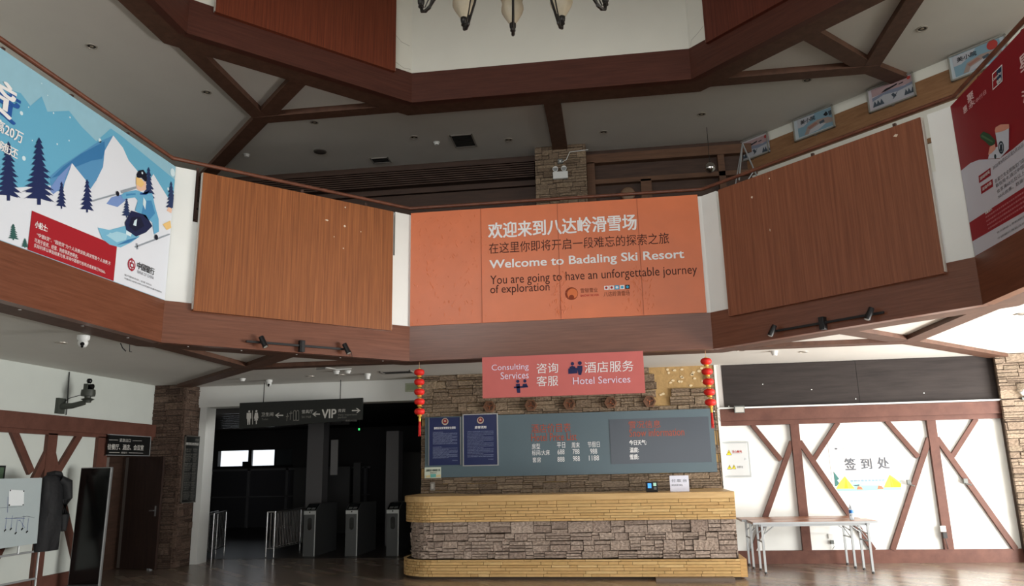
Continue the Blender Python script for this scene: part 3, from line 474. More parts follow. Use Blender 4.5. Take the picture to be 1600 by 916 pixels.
# printed matter on signs, posters and boards: shapes in each surface's own metres (colour, layer, outline)
ART = {
 'ski': [('p','sky2',1,[(4.1,4.2),(4.1,5.1),(4.4,5.3),(4.7,5.12),(5.0,5.25),(5.3,5.05),(5.668,5.053),(5.722,5.178),(5.966,5.24),(6.1,5.173),(6.223,5.338),(6.321,5.22),(6.607,5.371),(6.817,5.287),(7.059,5.229),(7.267,5.478),(7.47,5.472),(8.575,5.366),(8.622,5.031),(7.167,4.523),(5.814,4.174)]),('p','snow',2,[(4.1,3.5),(4.1,4.3),(4.8,4.2),(5.4,4.22),(5.814,4.174),(6.02,4.298),(6.448,4.482),(6.842,4.642),(7.225,4.844),(7.785,4.979),(8.729,5.068),(9.008,3.584),(7.492,3.445),(6.004,3.47),(5.929,3.481)]),('p','peakblue',3,[(7.316,5.414),(7.061,5.211),(6.795,4.947),(6.608,4.763),(6.455,4.58),(6.501,4.427),(6.691,4.532),(7.255,5.007),(7.295,5.295)]),('p','peakdeep',4,[(7.185,5.285),(7.207,5.179),(7.179,5.072),(7.017,4.985),(6.79,4.819),(6.602,4.655),(6.478,4.572),(6.611,4.746),(6.839,4.984)]),('p','snow',4,[(7.316,5.414),(7.501,5.345),(7.624,5.238),(7.953,5.125),(8.1,5.015),(7.937,4.792),(7.268,4.559),(7.057,4.558),(7.124,4.804),(7.203,4.987),(7.202,5.177)]),('p','peakblue',4,[(7.203,4.987),(7.124,4.804),(7.041,4.662),(6.93,4.784),(6.892,4.805),(7.044,4.978)]),('p','snow',5,[(6.729,4.837),(6.952,4.738),(7.022,4.618),(6.913,4.506),(6.641,4.409),(6.659,4.589),(6.696,4.71)]),('p','peaklav',5,[(6.729,4.837),(6.668,4.681),(6.642,4.548),(6.525,4.418),(6.463,4.446),(6.561,4.621)]),('p','snow',4,[(8.111,5.262),(8.281,5.167),(8.511,5.044),(8.564,4.924),(7.943,4.754),(8.02,5.11)]),('p','peaklav',5,[(7.317,4.595),(7.385,4.695),(7.57,4.8),(7.663,4.775),(7.509,4.624)]),('p','tree',6,[(5.894,4.711),(5.938,4.671),(5.925,4.683),(5.93,4.674),(5.914,4.673),(5.948,4.63),(5.936,4.636),(5.94,4.628),(5.927,4.628),(5.969,4.591),(5.954,4.592),(5.959,4.584),(5.94,4.582),(6.006,4.546),(5.981,4.55),(5.989,4.543),(5.953,4.537),(6.01,4.502),(5.987,4.503),(5.995,4.495),(5.966,4.491),(6.036,4.452),(6.007,4.459),(6.016,4.451),(5.979,4.446),(6.068,4.422),(6.033,4.416),(6.044,4.409),(5.992,4.4),(6.066,4.362),(6.033,4.367),(6.043,4.36),(6.006,4.354),(6.079,4.321),(6.045,4.32),(6.056,4.314),(6.019,4.309),(6.131,4.283),(6.084,4.28),(6.098,4.275),(6.032,4.263),(6.121,4.234),(6.079,4.23),(6.092,4.224),(6.045,4.217),(5.995,4.214),(6.003,4.164),(5.968,4.152),(5.96,4.201),(5.912,4.186),(5.843,4.166),(5.855,4.18),(5.811,4.151),(5.91,4.234),(5.848,4.214),(5.858,4.229),(5.818,4.201),(5.908,4.281),(5.861,4.265),(5.87,4.279),(5.837,4.252),(5.905,4.329),(5.866,4.315),(5.873,4.328),(5.844,4.308),(5.903,4.376),(5.853,4.359),(5.861,4.373),(5.831,4.346),(5.901,4.424),(5.866,4.411),(5.871,4.424),(5.849,4.397),(5.898,4.472),(5.869,4.46),(5.874,4.473),(5.853,4.458),(5.896,4.52),(5.862,4.507),(5.867,4.519),(5.846,4.505),(5.894,4.569),(5.873,4.559),(5.876,4.57),(5.862,4.557),(5.891,4.617),(5.876,4.608),(5.877,4.62),(5.868,4.602),(5.889,4.665),(5.878,4.658),(5.879,4.669),(5.873,4.649)]),('p','tree',6,[(6.249,4.91),(6.303,4.872),(6.289,4.877),(6.294,4.866),(6.273,4.865),(6.33,4.825),(6.311,4.824),(6.318,4.814),(6.29,4.81),(6.352,4.761),(6.328,4.77),(6.336,4.76),(6.306,4.756),(6.382,4.709),(6.352,4.717),(6.361,4.708),(6.322,4.702),(6.389,4.655),(6.36,4.66),(6.369,4.651),(6.339,4.647),(6.449,4.621),(6.407,4.614),(6.42,4.606),(6.355,4.593),(6.473,4.568),(6.426,4.559),(6.441,4.552),(6.371,4.538),(6.475,4.5),(6.429,4.501),(6.444,4.493),(6.388,4.484),(6.538,4.458),(6.477,4.453),(6.495,4.447),(6.404,4.429),(6.526,4.404),(6.472,4.393),(6.489,4.386),(6.42,4.375),(6.559,4.342),(6.497,4.34),(6.515,4.334),(6.437,4.32),(6.369,4.314),(6.379,4.255),(6.332,4.239),(6.323,4.298),(6.26,4.278),(6.193,4.257),(6.206,4.275),(6.157,4.236),(6.258,4.335),(6.168,4.308),(6.183,4.326),(6.127,4.297),(6.256,4.392),(6.182,4.369),(6.195,4.386),(6.147,4.358),(6.254,4.449),(6.181,4.425),(6.192,4.442),(6.148,4.408),(6.252,4.507),(6.209,4.49),(6.217,4.506),(6.184,4.481),(6.25,4.564),(6.218,4.55),(6.224,4.565),(6.198,4.538),(6.248,4.622),(6.211,4.606),(6.218,4.621),(6.193,4.591),(6.246,4.68),(6.215,4.665),(6.22,4.68),(6.198,4.658),(6.244,4.738),(6.214,4.723),(6.218,4.738),(6.2,4.713),(6.242,4.796),(6.216,4.783),(6.219,4.797),(6.203,4.78),(6.24,4.854),(6.228,4.845),(6.229,4.858),(6.222,4.834)]),('p','tree',6,[(6.612,4.589),(6.643,4.554),(6.634,4.565),(6.637,4.558),(6.626,4.558),(6.658,4.522),(6.647,4.53),(6.651,4.523),(6.636,4.522),(6.668,4.493),(6.657,4.493),(6.661,4.487),(6.647,4.486),(6.689,4.459),(6.673,4.459),(6.679,4.452),(6.657,4.45),(6.716,4.42),(6.693,4.425),(6.701,4.419),(6.668,4.414),(6.711,4.383),(6.692,4.386),(6.698,4.38),(6.678,4.378),(6.723,4.347),(6.702,4.35),(6.709,4.344),(6.689,4.342),(6.662,4.339),(6.666,4.314),(6.647,4.307),(6.643,4.332),(6.617,4.326),(6.59,4.316),(6.595,4.326),(6.574,4.314),(6.615,4.363),(6.581,4.352),(6.586,4.362),(6.565,4.35),(6.614,4.401),(6.591,4.393),(6.595,4.402),(6.579,4.39),(6.613,4.439),(6.596,4.432),(6.598,4.441),(6.587,4.425),(6.612,4.477),(6.599,4.471),(6.6,4.48),(6.591,4.471),(6.61,4.516),(6.602,4.51),(6.603,4.519),(6.597,4.506),(6.609,4.554),(6.598,4.548),(6.599,4.556),(6.593,4.545)]),('p','tree',6,[(6.975,4.754),(7.018,4.719),(7.006,4.724),(7.011,4.715),(6.994,4.715),(7.037,4.669),(7.022,4.679),(7.027,4.67),(7.008,4.669),(7.067,4.635),(7.046,4.635),(7.053,4.627),(7.021,4.623),(7.086,4.584),(7.061,4.589),(7.069,4.581),(7.035,4.577),(7.109,4.548),(7.081,4.544),(7.09,4.536),(7.049,4.53),(7.113,4.493),(7.085,4.495),(7.094,4.487),(7.063,4.484),(7.134,4.447),(7.102,4.449),(7.112,4.442),(7.077,4.438),(7.039,4.433),(7.044,4.401),(7.017,4.392),(7.012,4.424),(6.976,4.414),(6.938,4.401),(6.945,4.415),(6.917,4.392),(6.975,4.463),(6.932,4.449),(6.939,4.462),(6.911,4.437),(6.974,4.512),(6.931,4.497),(6.937,4.51),(6.912,4.485),(6.973,4.561),(6.95,4.551),(6.953,4.563),(6.937,4.541),(6.972,4.61),(6.946,4.599),(6.949,4.611),(6.934,4.588),(6.971,4.659),(6.948,4.649),(6.951,4.661),(6.938,4.644),(6.97,4.709),(6.955,4.7),(6.956,4.711),(6.949,4.693)]),('p','tree2',6,[(7.648,4.79),(7.678,4.765),(7.67,4.77),(7.673,4.764),(7.662,4.764),(7.69,4.734),(7.68,4.74),(7.684,4.734),(7.671,4.734),(7.718,4.707),(7.701,4.712),(7.706,4.707),(7.681,4.704),(7.717,4.677),(7.702,4.68),(7.707,4.675),(7.69,4.674),(7.734,4.649),(7.715,4.651),(7.721,4.646),(7.7,4.644),(7.762,4.621),(7.736,4.623),(7.744,4.619),(7.71,4.614),(7.762,4.589),(7.738,4.591),(7.745,4.587),(7.719,4.583),(7.69,4.579),(7.694,4.558),(7.673,4.551),(7.67,4.572),(7.642,4.565),(7.605,4.554),(7.611,4.563),(7.586,4.548),(7.642,4.598),(7.603,4.586),(7.609,4.595),(7.585,4.583),(7.642,4.63),(7.616,4.621),(7.621,4.629),(7.604,4.612),(7.643,4.662),(7.619,4.654),(7.623,4.662),(7.607,4.652),(7.643,4.694),(7.62,4.686),(7.623,4.694),(7.609,4.683),(7.643,4.727),(7.634,4.722),(7.636,4.729),(7.628,4.722),(7.644,4.759),(7.633,4.754),(7.634,4.761),(7.629,4.748)]),('p','tree2',6,[(8.004,5.312),(8.044,5.272),(8.034,5.276),(8.038,5.265),(8.025,5.266),(8.078,5.214),(8.06,5.226),(8.066,5.216),(8.04,5.213),(8.091,5.161),(8.071,5.172),(8.077,5.162),(8.055,5.16),(8.118,5.112),(8.093,5.12),(8.101,5.111),(8.07,5.107),(8.151,5.074),(8.12,5.07),(8.13,5.061),(8.085,5.054),(8.187,5.014),(8.146,5.02),(8.159,5.012),(8.1,5.001),(8.186,4.969),(8.149,4.963),(8.161,4.955),(8.116,4.948),(8.073,4.941),(8.079,4.903),(8.049,4.893),(8.044,4.93),(8.003,4.918),(7.963,4.903),(7.97,4.918),(7.939,4.893),(8.002,4.974),(7.957,4.957),(7.964,4.973),(7.935,4.942),(8.001,5.031),(7.973,5.018),(7.978,5.033),(7.956,5.012),(8.0,5.088),(7.959,5.071),(7.964,5.086),(7.941,5.057),(8.0,5.144),(7.972,5.131),(7.975,5.145),(7.958,5.122),(7.999,5.201),(7.974,5.189),(7.977,5.203),(7.962,5.19),(7.998,5.258),(7.98,5.248),(7.981,5.261),(7.972,5.244)]),('p','tree2',6,[(8.488,5.31),(8.527,5.27),(8.516,5.279),(8.52,5.269),(8.507,5.27),(8.546,5.224),(8.532,5.231),(8.537,5.222),(8.521,5.222),(8.572,5.185),(8.553,5.185),(8.56,5.176),(8.536,5.174),(8.595,5.137),(8.571,5.138),(8.579,5.13),(8.55,5.127),(8.634,5.1),(8.602,5.095),(8.612,5.087),(8.564,5.079),(8.646,5.043),(8.612,5.045),(8.622,5.038),(8.578,5.031),(8.647,4.992),(8.614,4.995),(8.625,4.987),(8.592,4.983),(8.55,4.976),(8.555,4.943),(8.525,4.933),(8.52,4.966),(8.48,4.955),(8.43,4.938),(8.439,4.952),(8.404,4.931),(8.48,5.006),(8.438,4.991),(8.446,5.004),(8.416,4.985),(8.48,5.057),(8.443,5.042),(8.449,5.056),(8.423,5.039),(8.48,5.108),(8.45,5.095),(8.455,5.108),(8.434,5.085),(8.48,5.159),(8.447,5.146),(8.452,5.158),(8.432,5.14),(8.481,5.211),(8.46,5.2),(8.463,5.212),(8.451,5.191),(8.481,5.262),(8.465,5.253),(8.467,5.265),(8.458,5.251)]),('p','green',6,[(6.075,3.962),(6.098,3.945),(6.092,3.949),(6.094,3.945),(6.086,3.945),(6.112,3.929),(6.103,3.93),(6.106,3.927),(6.093,3.926),(6.118,3.909),(6.108,3.91),(6.112,3.907),(6.1,3.906),(6.139,3.891),(6.124,3.892),(6.129,3.889),(6.107,3.887),(6.143,3.871),(6.128,3.872),(6.133,3.869),(6.115,3.867),(6.151,3.854),(6.135,3.852),(6.14,3.849),(6.122,3.848),(6.168,3.837),(6.149,3.834),(6.155,3.831),(6.129,3.828),(6.106,3.826),(6.108,3.812),(6.092,3.807),(6.09,3.821),(6.068,3.817),(6.043,3.811),(6.047,3.817),(6.029,3.807),(6.069,3.838),(6.051,3.833),(6.055,3.839),(6.041,3.828),(6.069,3.859),(6.054,3.854),(6.057,3.86),(6.045,3.849),(6.07,3.88),(6.054,3.875),(6.057,3.881),(6.046,3.873),(6.07,3.901),(6.054,3.896),(6.056,3.901),(6.047,3.892),(6.071,3.922),(6.056,3.917),(6.058,3.922),(6.05,3.917),(6.071,3.943),(6.063,3.939),(6.064,3.944),(6.06,3.935)]),('p','green',6,[(6.234,3.869),(6.251,3.86),(6.246,3.861),(6.248,3.859),(6.241,3.859),(6.261,3.848),(6.254,3.85),(6.256,3.848),(6.246,3.847),(6.27,3.84),(6.262,3.839),(6.264,3.837),(6.251,3.836),(6.273,3.828),(6.264,3.827),(6.267,3.825),(6.256,3.824),(6.291,3.818),(6.277,3.817),(6.282,3.815),(6.261,3.813),(6.299,3.808),(6.284,3.805),(6.289,3.804),(6.265,3.801),(6.308,3.796),(6.291,3.794),(6.296,3.792),(6.27,3.789),(6.253,3.788),(6.255,3.779),(6.243,3.776),(6.241,3.784),(6.224,3.782),(6.208,3.778),(6.211,3.781),(6.198,3.775),(6.225,3.794),(6.208,3.79),(6.211,3.794),(6.199,3.787),(6.226,3.807),(6.208,3.802),(6.211,3.806),(6.199,3.799),(6.227,3.819),(6.216,3.816),(6.218,3.82),(6.21,3.815),(6.228,3.832),(6.215,3.828),(6.217,3.832),(6.209,3.827),(6.229,3.844),(6.224,3.842),(6.225,3.845),(6.22,3.842),(6.23,3.857),(6.226,3.855),(6.226,3.858),(6.224,3.854)]),('p','posterred',6,[(6.277,4.16),(7.564,4.179),(7.565,3.761),(6.283,3.768)]),('t','white',8,'小贴士:',6.334,4.011,6.498,4.078,1),('t','white',8,'“中银E贷”、“园密贷”为个人消费贷款,阅读贷款个人消费,不',6.371,3.925,7.482,3.969,0),('t','white',8,'可用于投资、经营、购房等其他用途。',6.352,3.864,6.966,3.908,0),('t','white',8,'实际利率以审批结果为准,详询中国银行各网点或者拨打95566。',6.354,3.813,7.411,3.854,0),('p','board1',7,[(7.216,4.287),(7.41,4.319),(7.681,4.456),(7.789,4.42),(7.947,4.406),(7.807,4.293),(7.624,4.178),(7.435,4.157),(7.307,4.186)]),('p','board2',8,[(7.36,4.244),(7.534,4.341),(7.728,4.368),(7.705,4.295),(7.553,4.217)]),('p','jacket',8,[(7.799,4.936),(7.992,4.965),(8.115,5.011),(8.192,4.873),(8.287,4.74),(8.317,4.584),(8.223,4.52),(8.167,4.653),(8.033,4.679),(7.818,4.686),(7.851,4.822),(7.795,4.843),(7.588,4.747),(7.541,4.778),(7.593,4.83)]),('p','jacket2',9,[(7.97,4.865),(8.11,4.915),(8.205,4.783),(8.092,4.652),(7.941,4.694)]),('p','navy',9,[(7.753,4.664),(8.03,4.701),(8.173,4.609),(8.06,4.493),(7.88,4.385),(7.688,4.41),(7.657,4.488)]),('p','navy2',10,[(7.763,4.589),(7.93,4.645),(8.015,4.558),(7.855,4.44),(7.73,4.468)]),('p','skin',9,[(7.781,5.059),(7.971,5.109),(7.986,5.009),(7.868,4.947),(7.806,4.961)]),('p','helmet',10,[(7.782,5.128),(7.815,5.187),(7.899,5.232),(7.969,5.202),(7.99,5.128),(7.954,5.102),(7.879,5.12),(7.795,5.087)]),('p','goggle',11,[(7.776,5.091),(7.891,5.108),(7.941,5.063),(7.886,5.0),(7.789,5.005)]),('c','helmet',11,7.479,4.773,0.029,1.0,0),('c','helmet',11,8.269,4.494,0.035,1.0,0),('p','pole',10,[(7.073,4.545),(7.439,4.758),(7.448,4.744),(7.076,4.53)]),('p','pole',10,[(7.88,4.265),(8.54,4.625),(8.55,4.613),(7.889,4.25)]),('p','pole',10,[(7.892,4.306),(7.915,4.313),(7.942,4.248),(7.919,4.241)]),('p','pole',10,[(7.527,4.828),(7.793,4.979),(7.8,4.954),(7.547,4.802)]),('p','skin',7,[(8.473,4.959),(8.554,4.962),(8.543,4.897),(8.442,4.899)]),('p','goggle',7,[(8.382,4.7),(8.537,4.798),(8.569,4.711),(8.476,4.653)]),('p','jacket2',10,[(7.627,4.827),(7.795,4.893),(7.798,4.876),(7.63,4.802)]),('p','deepblue',10,[(7.887,4.938),(8.034,4.976),(8.064,5.027),(7.995,4.943),(7.874,4.908)]),('p','flake',11,[(7.947,4.902),(8.006,4.866),(8.003,4.761),(7.949,4.811)]),('p','flake',11,[(7.819,4.563),(7.866,4.601),(7.862,4.51),(7.804,4.502)]),('p','flake',11,[(7.69,4.4),(7.792,4.398),(7.781,4.355),(7.69,4.356)]),('p','board2',9,[(7.414,4.293),(7.493,4.296),(7.484,4.25),(7.391,4.243)]),('p','peakdeep',9,[(7.738,4.305),(7.931,4.397),(7.759,4.274),(7.557,4.187)]),('c','flake',12,7.88,5.183,0.015,1.0,0),('c','logored',7,7.852,4.035,0.072,1.0,0),('c','snow',8,7.852,4.035,0.053,1.0,0),('p','logored',9,[(7.805,4.057),(7.893,4.059),(7.902,4.0),(7.813,3.999)]),('p','snow',10,[(7.831,4.042),(7.872,4.042),(7.876,4.013),(7.835,4.013)]),('p','logored',9,[(7.83,4.112),(7.851,4.113),(7.873,3.96),(7.853,3.959)]),('t','ink',8,'中国银行',7.956,4.017,8.295,4.102,1),('t','inkgrey',8,'BANK OF CHINA',7.971,3.964,8.294,4.002,0),('t','inkgrey',8,'客户服务热线 | 全国 95566',7.738,3.872,8.26,3.899,0),('t','inkgrey',8,'中国银行保留法律允许范围内的最终解释权',7.744,3.837,8.482,3.858,0),('t','deepblue',7,'贷',5.398,4.893,5.968,5.198,1),('t','white',8,'贷',5.374,4.917,5.908,5.25,1),('t','white',8,'最高20万',5.609,4.751,6.052,4.869,1),('t','white',8,'随借随还',5.575,4.584,6.019,4.679,1),('c','flake',3,6.003,5.049,0.02,1.0,0),('c','flake',3,6.102,4.628,0.023,1.0,0),('c','flake',3,6.4,5.243,0.01,1.0,0),('c','flake',3,6.629,5.306,0.01,1.0,0),('c','flake',3,6.498,4.949,0.01,1.0,0),('c','flake',3,6.2,5.466,0.007,1.0,0),('c','flake',3,6.654,5.057,0.009,1.0,0),('c','flake',3,7.116,5.095,0.011,1.0,0),('c','flake',3,7.111,5.261,0.024,1.0,0),('c','flake',3,6.174,4.844,0.007,1.0,0),('c','flake',3,6.078,5.148,0.007,1.0,0),('c','flake',3,6.295,5.385,0.007,1.0,0),('c','flake',3,8.508,5.44,0.052,1.0,0),('c','flake',3,8.441,5.191,0.019,1.0,0),('c','flake',3,7.108,5.096,0.016,1.0,0)],
 'coffee': [('p','postergrey',1,[(0,4.762),(0.244,4.758),(0.428,4.72),(0.62,4.645),(0.828,4.566),(1.075,4.557),(1.295,4.562),(1.76,4.561),(2.2,4.6),(2.9,4.68),(3.6,4.66),(4.5,4.58),(4.5,3.6),(0,3.6)]),('p','posterred2',2,[(0,4.154),(1.154,4.137),(4.5,4.137),(4.5,3.91),(1.08,3.917),(0,3.94)]),('p','leaf',3,[(0.54,4.954),(0.619,4.958),(0.728,4.876),(0.811,4.77),(0.767,4.728),(0.679,4.775),(0.624,4.838),(0.542,4.914)]),('p','leaf2',4,[(0.581,4.939),(0.77,4.781),(0.753,4.773),(0.561,4.926)]),('p','cupwhite',5,[(0.84,4.856),(1.098,4.789),(1.025,4.586),(0.842,4.563),(0.838,4.697)]),('p','cupwhite',4,[(0.701,4.726),(0.868,4.684),(0.855,4.562),(0.616,4.651)]),('p','cream',6,[(0.837,4.865),(0.866,4.89),(0.961,4.876),(1.106,4.812),(1.103,4.772),(0.989,4.792),(0.848,4.837)]),('p','cream',5,[(0.692,4.753),(0.799,4.737),(0.796,4.685),(0.706,4.678),(0.633,4.686)]),('c','mint',7,0.901,4.655,0.066,0.8,0),('c','cupwhite',8,0.903,4.654,0.045,0.8,0),('p','mint',9,[(0.891,4.686),(0.916,4.69),(0.934,4.67),(0.921,4.616),(0.892,4.611),(0.87,4.638)]),('c','mint',6,0.764,4.615,0.026,0.8,0),('p','posterred2',3,[(0.372,4.558),(0.632,4.548),(0.614,4.47),(0.359,4.482)]),('p','posterred2',3,[(0.378,4.437),(0.634,4.424),(0.62,4.346),(0.366,4.355)]),('t','white',5,'活动时间',0.395,4.498,0.605,4.533,1),('t','white',5,'活动内容',0.404,4.377,0.61,4.411,1),('t','inkgrey',4,'2022年5月22日至5月25日',0.676,4.505,1.27,4.545,0),('t','inkgrey',4,'在星巴克全国指定门店使用',0.671,4.362,1.356,4.402,0),('t','inkgrey',4,'联信用卡,通过中国银行',0.674,4.308,1.352,4.348,0),('t','inkgrey',4,'会享满60元及以上立减',0.676,4.247,1.349,4.287,0),('t','inkgrey',4,'30元优惠。数量有限',0.679,4.19,1.309,4.226,0),('t','white',5,'温馨提示:',0.382,4.123,0.537,4.147,1),('t','pinktext',5,'本活动由银行主办名额有限先到先得详情请咨询客户服务热线',0.373,4.083,1.459,4.102,0),('t','pinktext',5,'本活动由银行主办名额有限先到先得详情请咨询客户服务热线',0.377,4.04,1.448,4.059,0),('t','pinktext',5,'本活动由银行主办名额有限先到先得详情请咨询客户服务热线',0.381,3.997,1.438,4.017,0),('t','pinktext',5,'本活动由银行主办名额有限先到先得详情请咨询客户服务热线',0.385,3.955,1.427,3.974,0),('t','inkgrey',5,'官方微信 | 手机银行下载',0.545,3.858,1.204,3.881,0),('t','inkgrey',5,'中国银行保留活动解释权',0.543,3.802,1.279,3.823,0),('t','pinkwhite',4,'聚',0.41,5.372,0.555,5.468,1),('t','pinkwhite',4,'惠',0.288,5.313,0.378,5.391,1),('t','pinkwhite',4,'永',0.416,5.305,0.557,5.369,1),('t','pinktext',4,'中行日',0.578,5.296,0.8,5.344,1),('p','white',4,[(0.969,5.426),(1.173,5.421),(1.125,5.262),(0.926,5.267)]),('p','cardred',5,[(0.979,5.414),(1.057,5.412),(1.016,5.274),(0.941,5.275)]),('p','cardblue',5,[(1.057,5.412),(1.158,5.41),(1.117,5.272),(1.016,5.274)]),('t','white',7,'UnionPay',0.969,5.335,1.138,5.368,1),('t','white',7,'银联',1.029,5.274,1.119,5.313,1),('t','pinkwhite',4,'星',1.447,5.173,1.646,5.321,1),('t','pinkwhite',4,'满',1.392,4.884,1.596,5.002,1)],
 'banner': [('t','white',3,'欢迎来到八达岭滑雪场',-1.754,5.081,0.502,5.329,1),('t','brownink',3,'在这里你即将开启一段难忘的探索之旅',-1.749,4.835,0.968,5.009,0),('t','white',3,'Welcome to Badaling Ski Resort',-1.743,4.561,1.166,4.733,1),('t','brownink',3,'You are going to have an unforgettable journey',-1.737,4.31,1.34,4.49,0),('t','brownink',3,'of exploration',-1.739,4.171,-0.839,4.34,0),('c','logobrown',3,-0.514,4.147,0.097,1.0,0),('c','bannerorange',4,-0.5,4.146,0.078,1.0,0),('c','logobrown',5,-0.516,4.089,0.039,1.0,0),('t','brownink2',3,'雪银雪业',-0.378,4.15,-0.124,4.219,0),('t','redink',3,'SNOW SILVER',-0.382,4.092,-0.108,4.121,1),('p','white',3,[(-0.026,4.239),(0.041,4.238),(0.039,4.177),(-0.027,4.178)]),('c','redink',4,0.006,4.208,0.019,1.0,0),('p','white',3,[(0.052,4.239),(0.118,4.237),(0.117,4.177),(0.051,4.177)]),('c','redink',4,0.083,4.208,0.02,1.0,0),('p','cyanic',3,[(0.129,4.238),(0.195,4.236),(0.194,4.176),(0.128,4.176)]),('c','white',4,0.161,4.207,0.02,1.0,0),('p','white',3,[(0.206,4.237),(0.272,4.236),(0.271,4.175),(0.205,4.176)]),('c','cyanic',4,0.238,4.206,0.019,1.0,0),('p','blackic',3,[(0.284,4.237),(0.349,4.235),(0.348,4.175),(0.282,4.175)]),('c','cyanic',4,0.315,4.206,0.02,1.0,0),('t','brownink2',3,'八达岭滑雪场',-0.039,4.074,0.343,4.152,0)],
 'sign': [('t','lilac',3,'Consulting',-1.731,3.01,-1.182,3.123,0),('t','lilac',3,'Services',-1.599,2.901,-1.185,3.005,0),('t','white',3,'咨询',-1.067,2.966,-0.75,3.116,0),('t','white',3,'客服',-1.072,2.78,-0.757,2.929,0),('t','white',3,'酒店服务',-0.366,2.949,0.337,3.108,0),('t','lilac',3,'Hotel Services',-0.542,2.789,0.28,2.891,0),('c','navysign',3,-1.347,2.864,0.024,1.0,0),('c','navysign',3,-1.243,2.865,0.024,1.0,0),('p','navysign',3,[(-1.405,2.787),(-1.198,2.793),(-1.199,2.77),(-1.406,2.763)]),('p','navysign',3,[(-1.376,2.828),(-1.319,2.83),(-1.313,2.695),(-1.36,2.697)]),('p','navysign',3,[(-1.272,2.824),(-1.216,2.827),(-1.203,2.784),(-1.283,2.787)]),('p','navysign',3,[(-0.602,3.023),(-0.472,3.028),(-0.475,2.949),(-0.605,2.944)]),('c','navysign',3,-0.539,3.091,0.025,1.0,0),('p','navysign',3,[(-0.582,3.046),(-0.544,3.063),(-0.499,3.047),(-0.5,3.019),(-0.583,3.023)]),('c','navysign',3,-0.432,3.096,0.028,1.0,0),('p','navysign',3,[(-0.47,3.056),(-0.396,3.057),(-0.399,2.988),(-0.42,2.923),(-0.457,2.925),(-0.473,3.0)])],
 'board': [('t','orangeink',3,'酒店价目表',-1.422,2.215,-0.729,2.37,0),('t','orangeink',3,'Hotel Price List',-1.427,2.072,-0.635,2.204,0),('t','white',3,'房型',-1.42,1.935,-1.276,2.033,0),('t','white',3,'平日',-0.983,1.946,-0.84,2.044,0),('t','white',3,'周末',-0.728,1.94,-0.586,2.038,0),('t','white',3,'节假日',-0.451,1.944,-0.244,2.042,0),('t','white',3,'标间/大床',-1.423,1.831,-1.112,1.919,0),('t','white',3,'688',-0.976,1.837,-0.856,1.924,0),('t','white',3,'788',-0.715,1.837,-0.596,1.923,0),('t','white',3,'988',-0.412,1.835,-0.293,1.921,0),('t','white',3,'套房',-1.415,1.712,-1.271,1.798,0),('t','white',3,'888',-0.981,1.713,-0.86,1.799,0),('t','white',3,'988',-0.715,1.718,-0.595,1.804,0),('t','white',3,'1188',-0.439,1.722,-0.266,1.808,0)],
 'screen': [('t','orangeink',8,'雪况信息',0.27,2.246,0.81,2.376,0),('t','orangeink',8,'Snow information',0.273,2.104,1.198,2.234,0),('t','white',8,'今日天气:',0.262,1.964,0.553,2.05,1),('t','white',8,'温度:',0.266,1.84,0.416,1.926,1),('t','white',8,'雪质:',0.26,1.723,0.409,1.808,1)],
